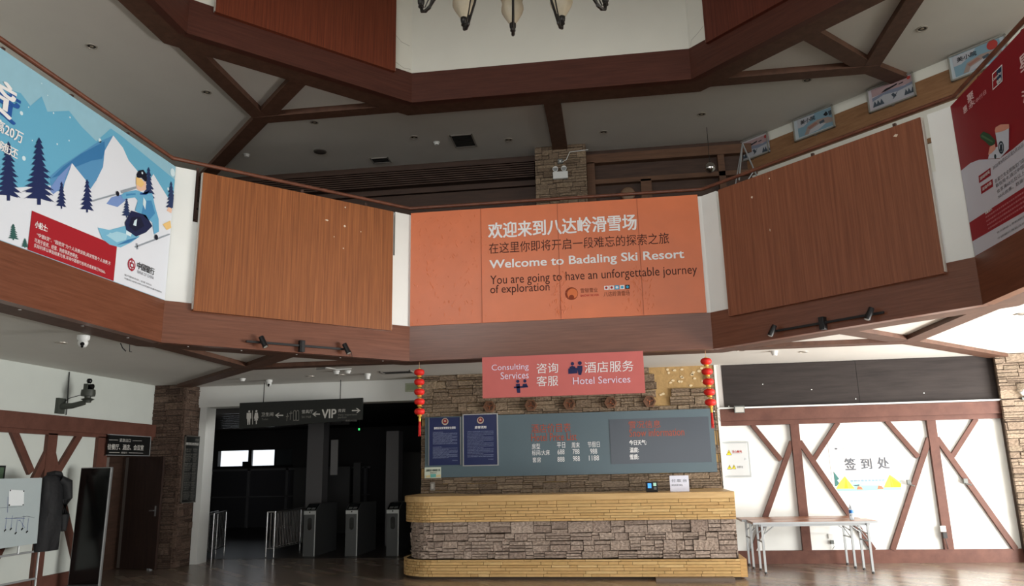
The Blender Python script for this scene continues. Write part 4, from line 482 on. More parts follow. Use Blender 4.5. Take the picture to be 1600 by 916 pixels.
 'notice_a': [('c','emblemgold',3,-2.962,2.458,0.062,1.0,0),('c','noticeblue',4,-2.962,2.464,0.044,1.0,0),('c','emblemred',5,-2.962,2.467,0.036,1.0,0),('p','emblemgold',6,[(-2.981,2.476),(-2.962,2.487),(-2.944,2.475),(-2.944,2.451),(-2.981,2.453)]),('t','white',4,'旅馆业治安管理安全须知',-3.164,2.326,-2.773,2.368,1),('t','noticetext',4,'为维护旅馆业治安秩序',-3.184,2.267,-3.001,2.28,0),('t','noticetext',4,'维护旅馆业治安秩序保障旅客人身财产安全根据有关规定请',-3.184,2.245,-2.743,2.258,0),('t','noticetext',4,'护旅馆业治安秩序保障旅客人身财产安全根据有关规定请旅',-3.184,2.227,-2.743,2.24,0),('t','noticetext',4,'旅馆业治安秩序保障旅客人身财产安全根据有',-3.184,2.209,-2.834,2.221,0),('t','noticetext',4,'馆业治安秩序保障旅客人身财产安全根据有关规定请旅客登',-3.183,2.19,-2.743,2.203,0),('t','noticetext',4,'业治安秩序保障旅客人身财产安全根据有关规定请旅客登记',-3.183,2.172,-2.743,2.185,0),('t','noticetext',4,'治安秩序保障旅客人身财产安全根据有关规定',-3.183,2.154,-2.834,2.166,0),('t','noticetext',4,'为维护旅馆业治安秩序保障旅客人身财产安全根据有关规定',-3.183,2.135,-2.743,2.148,0),('t','noticetext',4,'维护旅馆业治安秩序保障旅客人身财产安全根据有关规定请',-3.183,2.117,-2.744,2.13,0),('t','noticetext',4,'护旅馆业治安秩序保障旅客人身财产安全根据',-3.183,2.099,-2.834,2.111,0),('t','noticetext',4,'旅馆业治安秩序保障旅客人身财产安全根据有关规定请旅客',-3.183,2.081,-2.744,2.093,0),('t','noticetext',4,'馆业治安秩序保障旅客人身财产安全根据有关规定请旅客登',-3.183,2.062,-2.744,2.075,0),('t','noticetext',4,'业治安秩序保障旅客人',-3.183,2.008,-3.016,2.021,0),('t','noticetext',4,'治安秩序保障旅客人身财产安全根据有关规定请旅客登记时',-3.183,1.985,-2.74,1.997,0),('t','noticetext',4,'为维护旅馆业治安秩序保障旅客人身财',-3.183,1.967,-2.891,1.979,0),('t','noticetext',4,'维护旅馆业治安秩序保障旅客人身财产安全根据有关规定请',-3.183,1.949,-2.74,1.961,0),('t','noticetext',4,'护旅馆业治安秩序保障旅客人身财产安全根据有关规定请旅',-3.183,1.931,-2.74,1.943,0),('t','noticetext',4,'旅馆业治安秩序保障旅客人身财产安全根据有关规定请旅客',-3.183,1.912,-2.74,1.925,0),('t','noticetext',4,'馆业治安秩序保障旅客人身财产安全根',-3.183,1.894,-2.891,1.907,0),('t','noticetext',4,'业治安秩序保障旅客人身财产安全根据有关规定请旅客登记',-3.183,1.876,-2.74,1.888,0),('t','noticetext',4,'治安秩序保障旅客人身财产安全根据有关规定请旅客登记时',-3.183,1.858,-2.74,1.87,0),('t','noticetext',4,'为维护旅馆业治安秩序保障旅客人身财产安全根据有关规定',-3.183,1.84,-2.741,1.852,0),('t','noticetext',4,'维护旅馆业治安秩序保障旅客人身财产',-3.183,1.822,-2.891,1.834,0),('t','noticetext',4,'护旅馆业治',-2.836,1.773,-2.741,1.785,0)],
 'notice_b': [('c','emblemgold',3,-2.323,2.461,0.061,1.0,0),('c','noticeblue',4,-2.322,2.467,0.044,1.0,0),('c','emblemred',5,-2.322,2.47,0.035,1.0,0),('p','emblemgold',6,[(-2.34,2.48),(-2.322,2.491),(-2.304,2.479),(-2.304,2.455),(-2.341,2.456)]),('t','white',4,'旅客须知',-2.425,2.318,-2.219,2.362,1),('t','noticetext',4,'为维护旅馆业治安秩序保障旅客人身财产安全根据有关规定请旅',-2.561,2.262,-2.091,2.275,0),('t','noticetext',4,'维护旅馆业治安秩序保障旅客人身财产安全根据有关规定请旅客',-2.561,2.237,-2.092,2.249,0),('t','noticetext',4,'护旅馆业治安秩序保障旅客人身财产安全根据有关规定请旅客登',-2.562,2.211,-2.092,2.223,0),('t','noticetext',4,'旅馆业治安秩序保障旅客人身财产安全',-2.562,2.185,-2.272,2.198,0),('t','noticetext',4,'馆业治安秩序保障旅客人身财产安全根据有关规定请旅客登记时',-2.562,2.16,-2.093,2.172,0),('t','noticetext',4,'业治安秩序保障旅客人身财产安全根据有关规定请旅客登记时出',-2.562,2.134,-2.093,2.146,0),('t','noticetext',4,'治安秩序保障旅客人身财产安全根据有关规定请旅客登记时出示',-2.563,2.108,-2.094,2.121,0),('t','noticetext',4,'为维护旅馆业治安秩序保障旅客人身财',-2.563,2.083,-2.273,2.095,0),('t','noticetext',4,'维护旅馆业治安秩序保障旅客人身财产安全根据有关规定请旅客',-2.563,2.057,-2.095,2.07,0),('t','noticetext',4,'护旅馆业治安秩序保障旅客人身财产安全根据有关规定请旅客登',-2.563,2.032,-2.095,2.044,0),('t','noticetext',4,'旅馆业治安秩序保障旅客人身财产安全根据有关规定请旅客登记',-2.563,2.006,-2.095,2.019,0),('t','noticetext',4,'馆业治安秩序保障旅客人身财产安全根',-2.564,1.981,-2.275,1.993,0),('t','noticetext',4,'业治安秩序保障旅客人身财产安全根据有关规定请旅客登记时出',-2.564,1.955,-2.096,1.968,0),('t','noticetext',4,'治安秩序保障旅客人身财产安全根据有关规定请旅客登记时出示',-2.564,1.93,-2.097,1.942,0),('t','noticetext',4,'为维护旅馆业治安秩序保障旅客人身财产安全根据有关规定请旅',-2.564,1.904,-2.097,1.917,0),('t','noticetext',4,'维护旅馆业治安秩序保障旅客人身财产',-2.564,1.879,-2.276,1.891,0),('t','noticetext',4,'护旅馆业治安秩序保障旅客人身财产安全根据有关规定请旅客登',-2.565,1.854,-2.098,1.866,0),('t','noticetext',4,'旅馆业治安秩序保障旅客人身财产安全根据有关规定请旅客登记',-2.565,1.828,-2.098,1.84,0),('t','noticetext',4,'馆业治安秩',-2.192,1.778,-2.099,1.791,0)],
 'sticker': [('t','greenink',4,'温馨提示请佩戴口罩',-3.302,1.599,-3.054,1.635,1),('t','greenink',4,'谢谢合作',-3.235,1.565,-3.114,1.583,1),('p','stickteal',3,[(-3.232,1.552),(-3.129,1.555),(-3.129,1.498),(-3.227,1.494)]),('p','sticksand',3,[(-3.31,1.527),(-3.232,1.54),(-3.229,1.494),(-3.307,1.491)]),('p','sticksand',3,[(-3.129,1.531),(-3.047,1.544),(-3.042,1.501),(-3.129,1.498)])],
 'mural': [('p','aqua',2,[(3.871,1.285),(4.409,1.294),(4.401,1.177),(3.891,1.173)]),('p','muralgreen',3,[(3.632,1.178),(3.894,1.193),(3.989,1.216),(4.294,1.213),(4.395,1.184),(4.666,1.193),(4.69,1.125),(3.665,1.114)]),('p','darkgreen',3,[(3.616,1.459),(3.696,1.332),(3.66,1.313),(3.686,1.265),(3.636,1.211),(3.616,1.212),(3.618,1.334)]),('p','palegreen',3,[(4.644,1.429),(4.675,1.367),(4.681,1.259),(4.666,1.193),(4.62,1.193),(4.609,1.315)]),('p','tentyellow',4,[(3.788,1.374),(3.867,1.254),(3.924,1.172),(3.631,1.174),(3.688,1.265)]),('p','tentdeep',5,[(3.802,1.351),(3.818,1.174),(3.758,1.174)]),('p','tentyellow',4,[(4.5,1.384),(4.572,1.329),(4.665,1.233),(4.651,1.182),(4.382,1.182)]),('p','tentdeep',5,[(4.499,1.381),(4.527,1.184),(4.494,1.184)]),('p','tentdeep',5,[(4.519,1.33),(4.657,1.226),(4.645,1.184),(4.534,1.184)]),('c','bluegrey',4,3.892,1.296,0.014,1.8,0),('c','bluegrey',4,3.948,1.297,0.014,1.8,0),('c','bluegrey',4,4.004,1.297,0.013,1.8,0),('c','bluegrey',4,4.06,1.298,0.014,1.8,0),('c','bluegrey',4,4.116,1.298,0.013,1.8,0),('c','bluegrey',4,4.172,1.299,0.013,1.8,0),('c','bluegrey',4,4.228,1.3,0.014,1.8,0),('c','bluegrey',4,4.283,1.3,0.013,1.8,0),('c','bluegrey',4,4.339,1.301,0.013,1.8,0),('c','bluegrey',4,4.394,1.302,0.014,1.8,0),('p','muralred',5,[(3.956,1.156),(3.975,1.209),(4.027,1.202),(4.055,1.154)]),('p','muralred',5,[(4.28,1.159),(4.3,1.213),(4.352,1.205),(4.379,1.158)]),('p','slategrey',5,[(3.898,1.231),(4.005,1.238),(3.999,1.211),(3.935,1.209)]),('p','slategrey',5,[(4.112,1.133),(4.211,1.134),(4.21,1.123),(4.117,1.122)]),('t','inkgrey',5,'签',3.812,1.473,3.984,1.664,1),('t','inkgrey',5,'到',4.068,1.482,4.237,1.655,1),('t','inkgrey',5,'处',4.334,1.483,4.513,1.666,1),('t','muralpink',5,'滑雪公园',3.787,1.799,3.98,1.835,0),('p','inkgrey',5,[(3.679,1.837),(3.723,1.836),(3.721,1.811),(3.676,1.812)])],
 'box': [('p','ink',3,[(1.939,1.85),(1.978,1.759),(1.886,1.762)]),('p','warnyellow',4,[(1.938,1.84),(1.97,1.765),(1.894,1.766)]),('p','ink',5,[(1.934,1.817),(1.944,1.817),(1.936,1.799),(1.943,1.799),(1.929,1.778),(1.933,1.794),(1.927,1.794)]),('p','ink',3,[(1.928,1.6),(1.96,1.525),(1.884,1.527)]),('p','warnyellow',4,[(1.928,1.589),(1.953,1.53),(1.892,1.532)]),('p','ink',5,[(1.924,1.574),(1.934,1.574),(1.926,1.556),(1.932,1.556),(1.919,1.536),(1.923,1.551),(1.917,1.551)]),('p','ink',3,[(2.001,1.602),(2.033,1.527),(1.957,1.529)]),('p','warnyellow',4,[(2.0,1.592),(2.026,1.533),(1.965,1.534)]),('p','ink',5,[(1.996,1.576),(2.007,1.576),(1.999,1.559),(2.005,1.558),(1.992,1.538),(1.996,1.554),(1.989,1.554)]),('t','redink',4,'当心触电',1.99,1.796,2.151,1.837,1),('t','ink',4,'DANGER ELECTRICITY',1.982,1.779,2.147,1.786,0),('t','ink',4,'注意安全',2.045,1.542,2.147,1.58,0)],
 'dirsign': [('c','signgrey',3,-6.757,2.767,0.02,1.0,0),('p','signgrey',3,[(-6.806,2.739),(-6.716,2.739),(-6.71,2.635),(-6.726,2.632),(-6.728,2.523),(-6.743,2.521),(-6.757,2.62),(-6.759,2.521),(-6.779,2.519),(-6.792,2.629),(-6.803,2.634)]),('p','signgrey',3,[(-6.698,2.782),(-6.688,2.782),(-6.673,2.525),(-6.683,2.525)]),('c','signgrey',3,-6.616,2.769,0.02,1.0,0),('p','signgrey',3,[(-6.643,2.738),(-6.586,2.74),(-6.567,2.633),(-6.587,2.628),(-6.572,2.596),(-6.598,2.594),(-6.594,2.526),(-6.614,2.525),(-6.618,2.593),(-6.647,2.592),(-6.64,2.629),(-6.656,2.63)]),('t','signgrey',3,'卫生间',-6.517,2.666,-6.279,2.738,0),('t','signdim',3,'Toilet',-6.504,2.594,-6.378,2.629,0),('p','signgrey',3,[(-6.085,2.684),(-6.222,2.69),(-6.221,2.668),(-6.084,2.663)]),('p','signgrey',3,[(-6.244,2.68),(-6.18,2.721),(-6.156,2.721),(-6.211,2.679),(-6.16,2.634),(-6.183,2.635)]),('p','signgrey',3,[(-5.37,2.684),(-5.497,2.69),(-5.496,2.668),(-5.369,2.663)]),('p','signgrey',3,[(-5.519,2.68),(-5.456,2.721),(-5.431,2.72),(-5.487,2.679),(-5.436,2.634),(-5.459,2.635)]),('p','signgrey',3,[(-4.758,2.732),(-4.617,2.729),(-4.617,2.708),(-4.758,2.71)]),('p','signgrey',3,[(-4.594,2.718),(-4.66,2.763),(-4.684,2.763),(-4.626,2.719),(-4.674,2.677),(-4.651,2.676)]),('p','signdim',3,[(-6.006,2.707),(-5.993,2.708),(-6.006,2.568),(-6.015,2.568)]),('p','signdim',3,[(-6.03,2.658),(-5.968,2.665),(-5.967,2.65),(-6.029,2.642)]),('p','signdim',3,[(-5.942,2.748),(-5.929,2.749),(-5.941,2.584),(-5.951,2.584)]),('p','signdim',3,[(-5.966,2.712),(-5.905,2.719),(-5.904,2.704),(-5.966,2.696)]),('p','signdim',3,[(-5.891,2.742),(-5.875,2.765),(-5.849,2.764),(-5.839,2.745),(-5.831,2.57),(-5.883,2.567)]),('p','signblack',4,[(-5.88,2.731),(-5.87,2.749),(-5.855,2.749),(-5.848,2.733),(-5.841,2.584),(-5.874,2.582)]),('p','signdim',3,[(-5.832,2.74),(-5.816,2.763),(-5.79,2.762),(-5.78,2.743),(-5.772,2.568),(-5.824,2.565)]),('p','signblack',4,[(-5.821,2.729),(-5.811,2.747),(-5.796,2.747),(-5.789,2.731),(-5.782,2.583),(-5.815,2.58)]),('t','signgrey',3,'雪具厅',-5.723,2.695,-5.51,2.76,0),('t','signdim',3,'Ski Hall',-5.723,2.612,-5.544,2.655,0),('t','signgrey',3,'VIP',-5.332,2.597,-5.059,2.756,1),('t','signgrey',3,'贵宾',-5.025,2.698,-4.884,2.757,0),('t','signdim',3,'Very important',-5.024,2.622,-4.66,2.668,0),('t','signdim',3,'person',-5.022,2.573,-4.859,2.612,0),('t','signdim',3,'贵宾入口处',-4.874,2.522,-4.657,2.558,0)],
 'doorsign': [('t','signgrey',3,'紧急出口',12.301,2.214,12.606,2.273,0),('t','signgrey',3,'往餐厅、酒店、会议室',11.997,2.078,13.002,2.173,1),('p','signgrey',3,[(12.017,2.241),(12.253,2.245),(12.254,2.238),(12.018,2.234)]),('p','signgrey',3,[(12.662,2.247),(12.927,2.252),(12.928,2.245),(12.663,2.241)]),('p','signgrey',3,[(12.048,2.034),(12.326,2.035),(12.327,2.028),(12.049,2.027)]),('p','signgrey',3,[(12.583,2.035),(12.999,2.035),(13.0,2.028),(12.584,2.029)]),('t','signgrey',3,'请慢行',12.366,2.016,12.539,2.048,0)],
 'directory': [('t','signdim',3,'滑雪场',13.782,2.256,13.972,2.3,0),('t','signgrey',3,'滑雪须知及收费标准',13.45,2.173,13.912,2.225,1),('t','signdim',3,'雪票平日',13.466,2.078,13.667,2.109,0),('t','signdim',3,'120元',13.471,2.043,13.645,2.071,0),('t','signdim',3,'雪票周末',13.739,2.083,13.885,2.115,0),('t','signdim',3,'120元',13.744,2.047,13.862,2.075,0),('t','signdim',3,'租具平日',13.469,1.991,13.71,2.022,0),('t','signdim',3,'200元',13.474,1.956,13.688,1.984,0),('t','signdim',3,'租具周末',13.74,1.994,13.884,2.026,0),('t','signdim',3,'200元',13.745,1.958,13.862,1.987,0),('p','signdim',3,[(13.434,1.948),(13.919,1.956),(13.92,1.952),(13.434,1.945)]),('t','signdim',3,'教练平日',13.473,1.904,13.673,1.935,0),('t','signdim',3,'300元',13.478,1.869,13.651,1.897,0),('t','signdim',3,'教练周末',13.741,1.905,13.884,1.937,0),('t','signdim',3,'300元',13.746,1.869,13.861,1.898,0),('t','signdim',3,'雪圈平日',13.476,1.817,13.717,1.848,0),('t','signdim',3,'80元',13.481,1.782,13.695,1.81,0),('t','signdim',3,'雪圈周末',13.742,1.817,13.883,1.849,0),('t','signdim',3,'80元',13.747,1.781,13.861,1.81,0),('p','signdim',3,[(13.441,1.775),(13.918,1.777),(13.919,1.774),(13.441,1.772)]),('t','signdim',3,'押金平日',13.479,1.73,13.68,1.762,0),('t','signdim',3,'500元',13.485,1.695,13.658,1.723,0),('t','signdim',3,'押金周末',13.743,1.729,13.883,1.761,0),('t','signdim',3,'500元',13.748,1.693,13.86,1.722,0),('t','signdim',3,'储物平日',13.483,1.644,13.723,1.675,0),('t','signdim',3,'20元',13.488,1.609,13.701,1.637,0),('t','signdim',3,'储物周末',13.744,1.641,13.883,1.673,0),('t','signdim',3,'20元',13.749,1.605,13.86,1.634,0),('p','signdim',3,[(13.447,1.603),(13.917,1.599),(13.918,1.596),(13.448,1.599)]),('t','signdim',3,'缆车平日',13.486,1.558,13.686,1.589,0),('t','signdim',3,'60元',13.491,1.523,13.664,1.551,0),('t','signdim',3,'缆车周末',13.745,1.553,13.882,1.585,0),('t','signdim',3,'60元',13.751,1.518,13.86,1.546,0),('t','signdim',3,'雪服平日',13.49,1.472,13.729,1.503,0),('t','signdim',3,'50元',13.495,1.437,13.707,1.465,0),('t','signdim',3,'雪服周末',13.746,1.466,13.882,1.497,0),('t','signdim',3,'50元',13.752,1.43,13.859,1.459,0),('p','signdim',3,[(13.454,1.431),(13.916,1.423),(13.917,1.419),(13.455,1.428)]),('t','signdim',3,'手套平日',13.493,1.386,13.692,1.417,0),('t','signdim',3,'30元',13.498,1.351,13.671,1.379,0),('t','signdim',3,'手套周末',13.748,1.378,13.881,1.41,0),('t','signdim',3,'30元',13.753,1.343,13.859,1.371,0),('t','signdim',3,'餐券平日',13.496,1.301,13.736,1.332,0),('t','signdim',3,'40元',13.501,1.266,13.714,1.294,0),('t','signdim',3,'餐券平日',13.749,1.291,13.881,1.323,0),('t','signdim',3,'40元',13.754,1.256,13.858,1.284,0),('p','signdim',3,[(13.461,1.261),(13.915,1.247),(13.916,1.243),(13.462,1.257)]),('t','signdim',3,'停车平日',13.5,1.215,13.699,1.246,0),('t','signdim',3,'10元',13.505,1.181,13.677,1.208,0),('t','signdim',3,'停车平日',13.75,1.205,13.88,1.236,0),('t','signdim',3,'10元',13.755,1.17,13.858,1.198,0)],
 'wb': [('p','paperwhite',2,[(9.258,1.498),(9.522,1.479),(9.544,1.284),(9.282,1.294)]),('c','ink',4,9.278,1.487,0.01,1.0,0),('c','ink',4,9.513,1.471,0.011,1.0,0),('c','ink',4,9.29,1.302,0.011,1.0,0),('c','ink',4,9.53,1.293,0.01,1.0,0),('p','inkgrey',2,[(9.135,1.276),(9.518,1.276),(9.519,1.273),(9.136,1.272)]),('p','marker',2,[(9.248,1.14),(9.592,1.119),(9.593,1.113),(9.249,1.135)]),('p','marker',2,[(9.25,1.407),(9.256,1.407),(9.282,1.208),(9.275,1.208)]),('p','ink',3,[(9.255,0.988),(9.283,1.006),(9.291,0.989),(9.263,0.967)]),('p','marker',2,[(9.27,1.004),(9.272,1.157),(9.277,1.157),(9.277,1.003)]),('p','ink',3,[(9.349,0.998),(9.379,1.016),(9.386,0.998),(9.357,0.976)]),('p','marker',2,[(9.365,1.013),(9.368,1.168),(9.372,1.168),(9.372,1.013)]),('p','ink',3,[(9.443,0.938),(9.473,0.957),(9.48,0.939),(9.451,0.917)]),('p','marker',2,[(9.459,0.954),(9.462,1.11),(9.466,1.11),(9.466,0.954)]),('p','ink',3,[(9.547,0.982),(9.578,1.0),(9.585,0.982),(9.555,0.96)]),('p','marker',2,[(9.564,0.998),(9.567,1.156),(9.572,1.155),(9.571,0.997)]),('p','ink',3,[(9.638,0.939),(9.67,0.958),(9.678,0.94),(9.647,0.918)]),('p','marker',2,[(9.655,0.956),(9.659,1.114),(9.664,1.114),(9.663,0.955)]),('p','marker',2,[(9.465,1.092),(9.51,1.103),(9.613,0.994),(9.606,0.991),(9.512,1.094)]),('p','inkgrey',2,[(9.387,1.132),(9.625,1.143),(9.766,1.116),(9.767,1.111),(9.626,1.138),(9.388,1.127)])],
 'paper': [('t','inkgrey',3,'付 款 台',0.842,1.364,1.07,1.411,0),('t','inkgrey',3,'请在此登记排队',0.837,1.307,1.008,1.335,0)],
 'pic1': [('p','picpink',1,[(-7.949,7.508),(-7.286,7.506),(-7.283,7.372),(-7.945,7.385)]),('p','picsnow',2,[(-7.942,7.327),(-7.758,7.373),(-7.532,7.336),(-7.283,7.38),(-7.279,7.155),(-7.937,7.186)]),('p','picgrey',3,[(-7.944,7.366),(-7.683,7.395),(-7.422,7.366),(-7.283,7.388),(-7.283,7.338),(-7.531,7.312),(-7.758,7.35),(-7.941,7.308)]),('p','ink',5,[(-7.791,7.397),(-7.716,7.436),(-7.61,7.442),(-7.521,7.458),(-7.535,7.429),(-7.647,7.407),(-7.729,7.396)]),('p','ink',5,[(-7.505,7.433),(-7.432,7.44),(-7.43,7.424),(-7.504,7.417)]),('p','picdark',4,[(-7.642,7.299),(-7.606,7.318),(-7.559,7.248),(-7.603,7.226)]),('p','picdark',4,[(-7.56,7.297),(-7.532,7.316),(-7.603,7.218),(-7.633,7.211)]),('p','picdark',4,[(-7.91,7.307),(-7.867,7.206),(-7.945,7.209)]),('p','picdark',4,[(-7.856,7.305),(-7.815,7.203),(-7.891,7.207)]),('p','picdark',4,[(-7.802,7.304),(-7.761,7.201),(-7.838,7.204)]),('p','picdark',4,[(-7.413,7.292),(-7.374,7.184),(-7.447,7.187)]),('p','picdark',4,[(-7.369,7.291),(-7.33,7.182),(-7.403,7.185)]),('p','picdark',4,[(-7.31,7.289),(-7.272,7.18),(-7.344,7.183)]),('c','picred',5,-7.344,7.473,0.033,1.0,0)],
 'pic2': [('p','picblue',1,[(-6.698,7.548),(-6.022,7.521),(-6.022,7.189),(-6.695,7.2)]),('p','picsnow',2,[(-6.698,7.54),(-6.353,7.526),(-6.429,7.447),(-6.585,7.37),(-6.696,7.374)]),('p','picsand',3,[(-6.507,7.348),(-6.314,7.395),(-6.125,7.377),(-6.022,7.315),(-6.022,7.256),(-6.276,7.281),(-6.467,7.196),(-6.585,7.206)]),('p','picsnow',4,[(-6.467,7.265),(-6.276,7.313),(-6.163,7.279),(-6.314,7.21),(-6.505,7.197)]),('p','picdark',5,[(-6.29,7.342),(-6.2,7.36),(-6.186,7.311),(-6.276,7.297)]),('p','picred2',4,[(-6.507,7.319),(-6.353,7.364),(-6.314,7.33),(-6.476,7.278)]),('t','ink',6,'美小院',-6.633,7.417,-6.353,7.496,1),('p','ink',5,[(-6.2,7.44),(-6.141,7.486),(-6.111,7.421),(-6.155,7.398)]),('p','picdark',5,[(-6.111,7.469),(-6.036,7.474),(-6.036,7.395),(-6.095,7.388)])],
 'pic3': [('p','picpink',1,[(-5.347,7.528),(-4.688,7.521),(-4.681,7.399),(-5.344,7.401)]),('p','picsnow',2,[(-5.343,7.342),(-5.158,7.393),(-4.93,7.361),(-4.682,7.406),(-4.671,7.202),(-5.34,7.196)]),('p','picgrey',3,[(-5.344,7.381),(-5.083,7.416),(-4.82,7.391),(-4.682,7.414),(-4.68,7.368),(-4.929,7.338),(-5.158,7.369),(-5.343,7.322)]),('p','ink',5,[(-5.189,7.416),(-5.114,7.455),(-5.008,7.462),(-4.919,7.477),(-4.933,7.45),(-5.044,7.427),(-5.128,7.416)]),('p','ink',5,[(-4.903,7.453),(-4.83,7.461),(-4.83,7.445),(-4.903,7.438)]),('p','picdark',4,[(-5.04,7.322),(-5.003,7.342),(-4.957,7.276),(-5.001,7.253)]),('p','picdark',4,[(-4.958,7.322),(-4.929,7.342),(-5.001,7.245),(-5.03,7.237)]),('p','picdark',4,[(-5.31,7.322),(-5.269,7.22),(-5.349,7.22)]),('p','picdark',4,[(-5.257,7.322),(-5.214,7.221),(-5.293,7.22)]),('p','picdark',4,[(-5.201,7.322),(-5.16,7.221),(-5.238,7.22)]),('p','picdark',4,[(-4.81,7.323),(-4.767,7.224),(-4.842,7.223)]),('p','picdark',4,[(-4.764,7.323),(-4.723,7.224),(-4.797,7.223)]),('p','picdark',4,[(-4.707,7.323),(-4.665,7.224),(-4.739,7.224)]),('c','picred',5,-4.743,7.491,0.028,1.0,0)],
 'pic4': [('p','picblue',1,[(-4.093,7.536),(-3.446,7.533),(-3.434,7.211),(-4.08,7.196)]),('p','picsnow',2,[(-4.091,7.528),(-3.762,7.527),(-3.833,7.447),(-3.98,7.367),(-4.086,7.365)]),('p','picsand',3,[(-3.903,7.347),(-3.721,7.4),(-3.54,7.39),(-3.439,7.333),(-3.437,7.276),(-3.68,7.291),(-3.861,7.201),(-3.974,7.207)]),('p','picsnow',4,[(-3.864,7.268),(-3.681,7.322),(-3.572,7.293),(-3.714,7.22),(-3.898,7.2)]),('p','picdark',5,[(-3.697,7.35),(-3.61,7.37),(-3.595,7.324),(-3.681,7.307)]),('p','picred2',4,[(-3.902,7.319),(-3.756,7.369),(-3.718,7.338),(-3.871,7.28)]),('t','ink',6,'美小院',-4.029,7.413,-3.759,7.487,1),('c','picred',5,-3.544,7.471,0.073,1.0,0)],
}

# ------------------------------------------------------------------ boards and banners on the gallery front
def sheet_thing(name, label, cat, F, u0, v0, u1, v1, d0, d1, mt, part='panel', group=None):
    c = F((u0 + u1) / 2, v0, 0); t = thing(name, label, cat, c, group)
    m = MB(); m.fbox(F, u0, v0, d0, u1, v1, d1); m.build(part, mt, t); return t
t = sheet_thing('ski_poster', 'blue and white bank poster with skier and pine trees on gallery front', 'poster', FW, 4.12, 3.766, 8.57, 5.545, 0.002, 0.018, mat('poster_sky', (150, 196, 214), .55, noise=.03), 'poster_sheet')
print_art('ski', FW, t, 0.0185, clip=(4.125, 8.57, 3.77, 5.54))
t = sheet_thing('coffee_poster', 'dark red bank poster with white coffee cup on gallery front', 'poster', FE, 0.01, 3.766, 4.43, 5.545, 0.002, 0.018, mat('poster_red_sheet', (140, 24, 36), .5), 'poster_sheet')
print_art('coffee', FE, t, 0.0185, clip=(0.011, 4.425, 3.77, 5.54))
t = sheet_thing('welcome_banner', 'orange welcome banner with white and brown lettering on gallery front', 'banner', FC, -2.985, 3.766, 1.43, 5.575, 0.002, 0.03, mat('banner_orange', (216, 116, 70), .36, spec=.5, noise=.05, nscale=3, bump=.12), 'banner_sheet')
m = MB(); rnd = random.Random(8)
for x in (-1.87, -0.68, 0.53): m.box((x - .004, 11.024, 3.77), (x + .004, 11.029, 5.57))
m.build('seam', mat('banner_seam', (170, 88, 56), .6), t)
m = MB()
for k in range(300):                                            # small blisters where the film lifted
    x = rnd.choice([rnd.uniform(-2.95, -1.75), rnd.uniform(-2.95, -1.9), rnd.gauss(-.7, .07), rnd.gauss(.5, .12)]); z = rnd.uniform(3.8, 5.5) if x < -1.7 else rnd.uniform(3.8, 4.5)
    if not -2.97 < x < 1.4: continue
    h = rnd.uniform(.01, .05); w = rnd.uniform(.004, .011); a = rnd.uniform(-.6, .6)
    P = [FC(x + w * math.cos(q) * math.cos(a) - h * math.sin(q) * math.sin(a), z + w * math.cos(q) * math.sin(a) + h * math.sin(q) * math.cos(a), .0295) for q in [j * math.pi / 4 for j in range(8)]]
    m.add(P + [FC(x, z, .036)], [(j, (j + 1) % 8, 8) for j in range(8)])
m.build('blisters', MATS['banner_orange'], t, smooth=True)['kind'] = 'stuff'
print_art('banner', FC, t, 0.03)
def veneer_board(label, F, s0, z0, s1, z1, mt, d=0.02):
    t = sheet_thing('veneer_board', label, 'panel', F, s0, z0, s1, z1, d, 0.085, mt, 'board_face', 'wood boards on the angled gallery sides')
    for a, b in ((s0 - .012, s0), (s1, s1 + .012)): m = MB(); m.fbox(F, a, z0 + .02, d, b, z1, .07); m.build('board_edge', mat('board_edge_white', (206, 200, 190), .6), t)
    return t
def scuffs(t, F, L):
    m = MB()
    for s, z, w, h in L: m.prism(F, [(s - w, z), (s, z + h), (s + w, z + h * .3), (s + w * .3, z - h)], .0845, .0865)
    m.build('scuff', mat('chipped_veneer', (222, 206, 186), .8), t)
t = veneer_board('orange brown wood board on angled gallery front beside ski poster', FL, 0.34, 3.66, 3.16, 5.52, veneer)
scuffs(t, FL, [(2.08, 5.18, .03, .012), (2.36, 5.14, .02, .018), (2.36, 5.43, .012, .014), (2.35, 4.8, .01, .01), (2.62, 5.1, .008, .01), (2.2, 4.95, .006, .01)])
t = veneer_board('red brown wood board on angled gallery front beside coffee poster', FR, 0.37, 3.64, 3.25, 5.52, grain('wood_veneer_vertical_b', (116, 68, 48), (146, 92, 66), (42, 42, .9), .36))
scuffs(t, FR, [(0.92, 5.24, .016, .02), (1.22, 5.42, .01, .012), (1.15, 4.7, .006, .02), (2.95, 5.4, .03, .02)])
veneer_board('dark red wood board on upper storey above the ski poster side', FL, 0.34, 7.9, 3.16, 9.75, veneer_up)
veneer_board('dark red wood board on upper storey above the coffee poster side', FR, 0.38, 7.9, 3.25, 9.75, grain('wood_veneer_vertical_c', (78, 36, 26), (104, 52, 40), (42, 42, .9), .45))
# handrail along the gallery edge
t = thing('gallery_handrail', 'brown wooden handrail on short posts above the gallery front', 'handrail', (-0.75, 11.1, 5.5))
pts = []
for i in (7, 0, 1, 2, 3, 4):
    a, b, c = OCT[i - 1], OCT[i], OCT[(i + 1) % 8]
    d = ((b - a).normalized() - (c - b).normalized()).normalized(); p = b + d * (0.06 / math.cos(R(22.5))); pts.append((p.x, p.y, 5.685))
m = MB(); m.tube(pts, 0.027, 10); m.build('rail', rail_m, t, smooth=True)
for F, sl in ((FL, (.3, 1.75, 2.76)), (FC, (-2.23, -1.24, .0, .71)), (FR, (.62, 1.8, 2.89)), (FW, (5.78, 6.72, 7.68)), (FE, (.55, 1.45, 2.4))):
    for s in sl:
        m = MB(); m.fbox(F, s - .018, 4.9 if F in (FL, FR) else ZP - .02, -.085, s + .018, 5.62, -.05); m.build('post', mat('rail_post_dark', (70, 48, 40), .5), t)
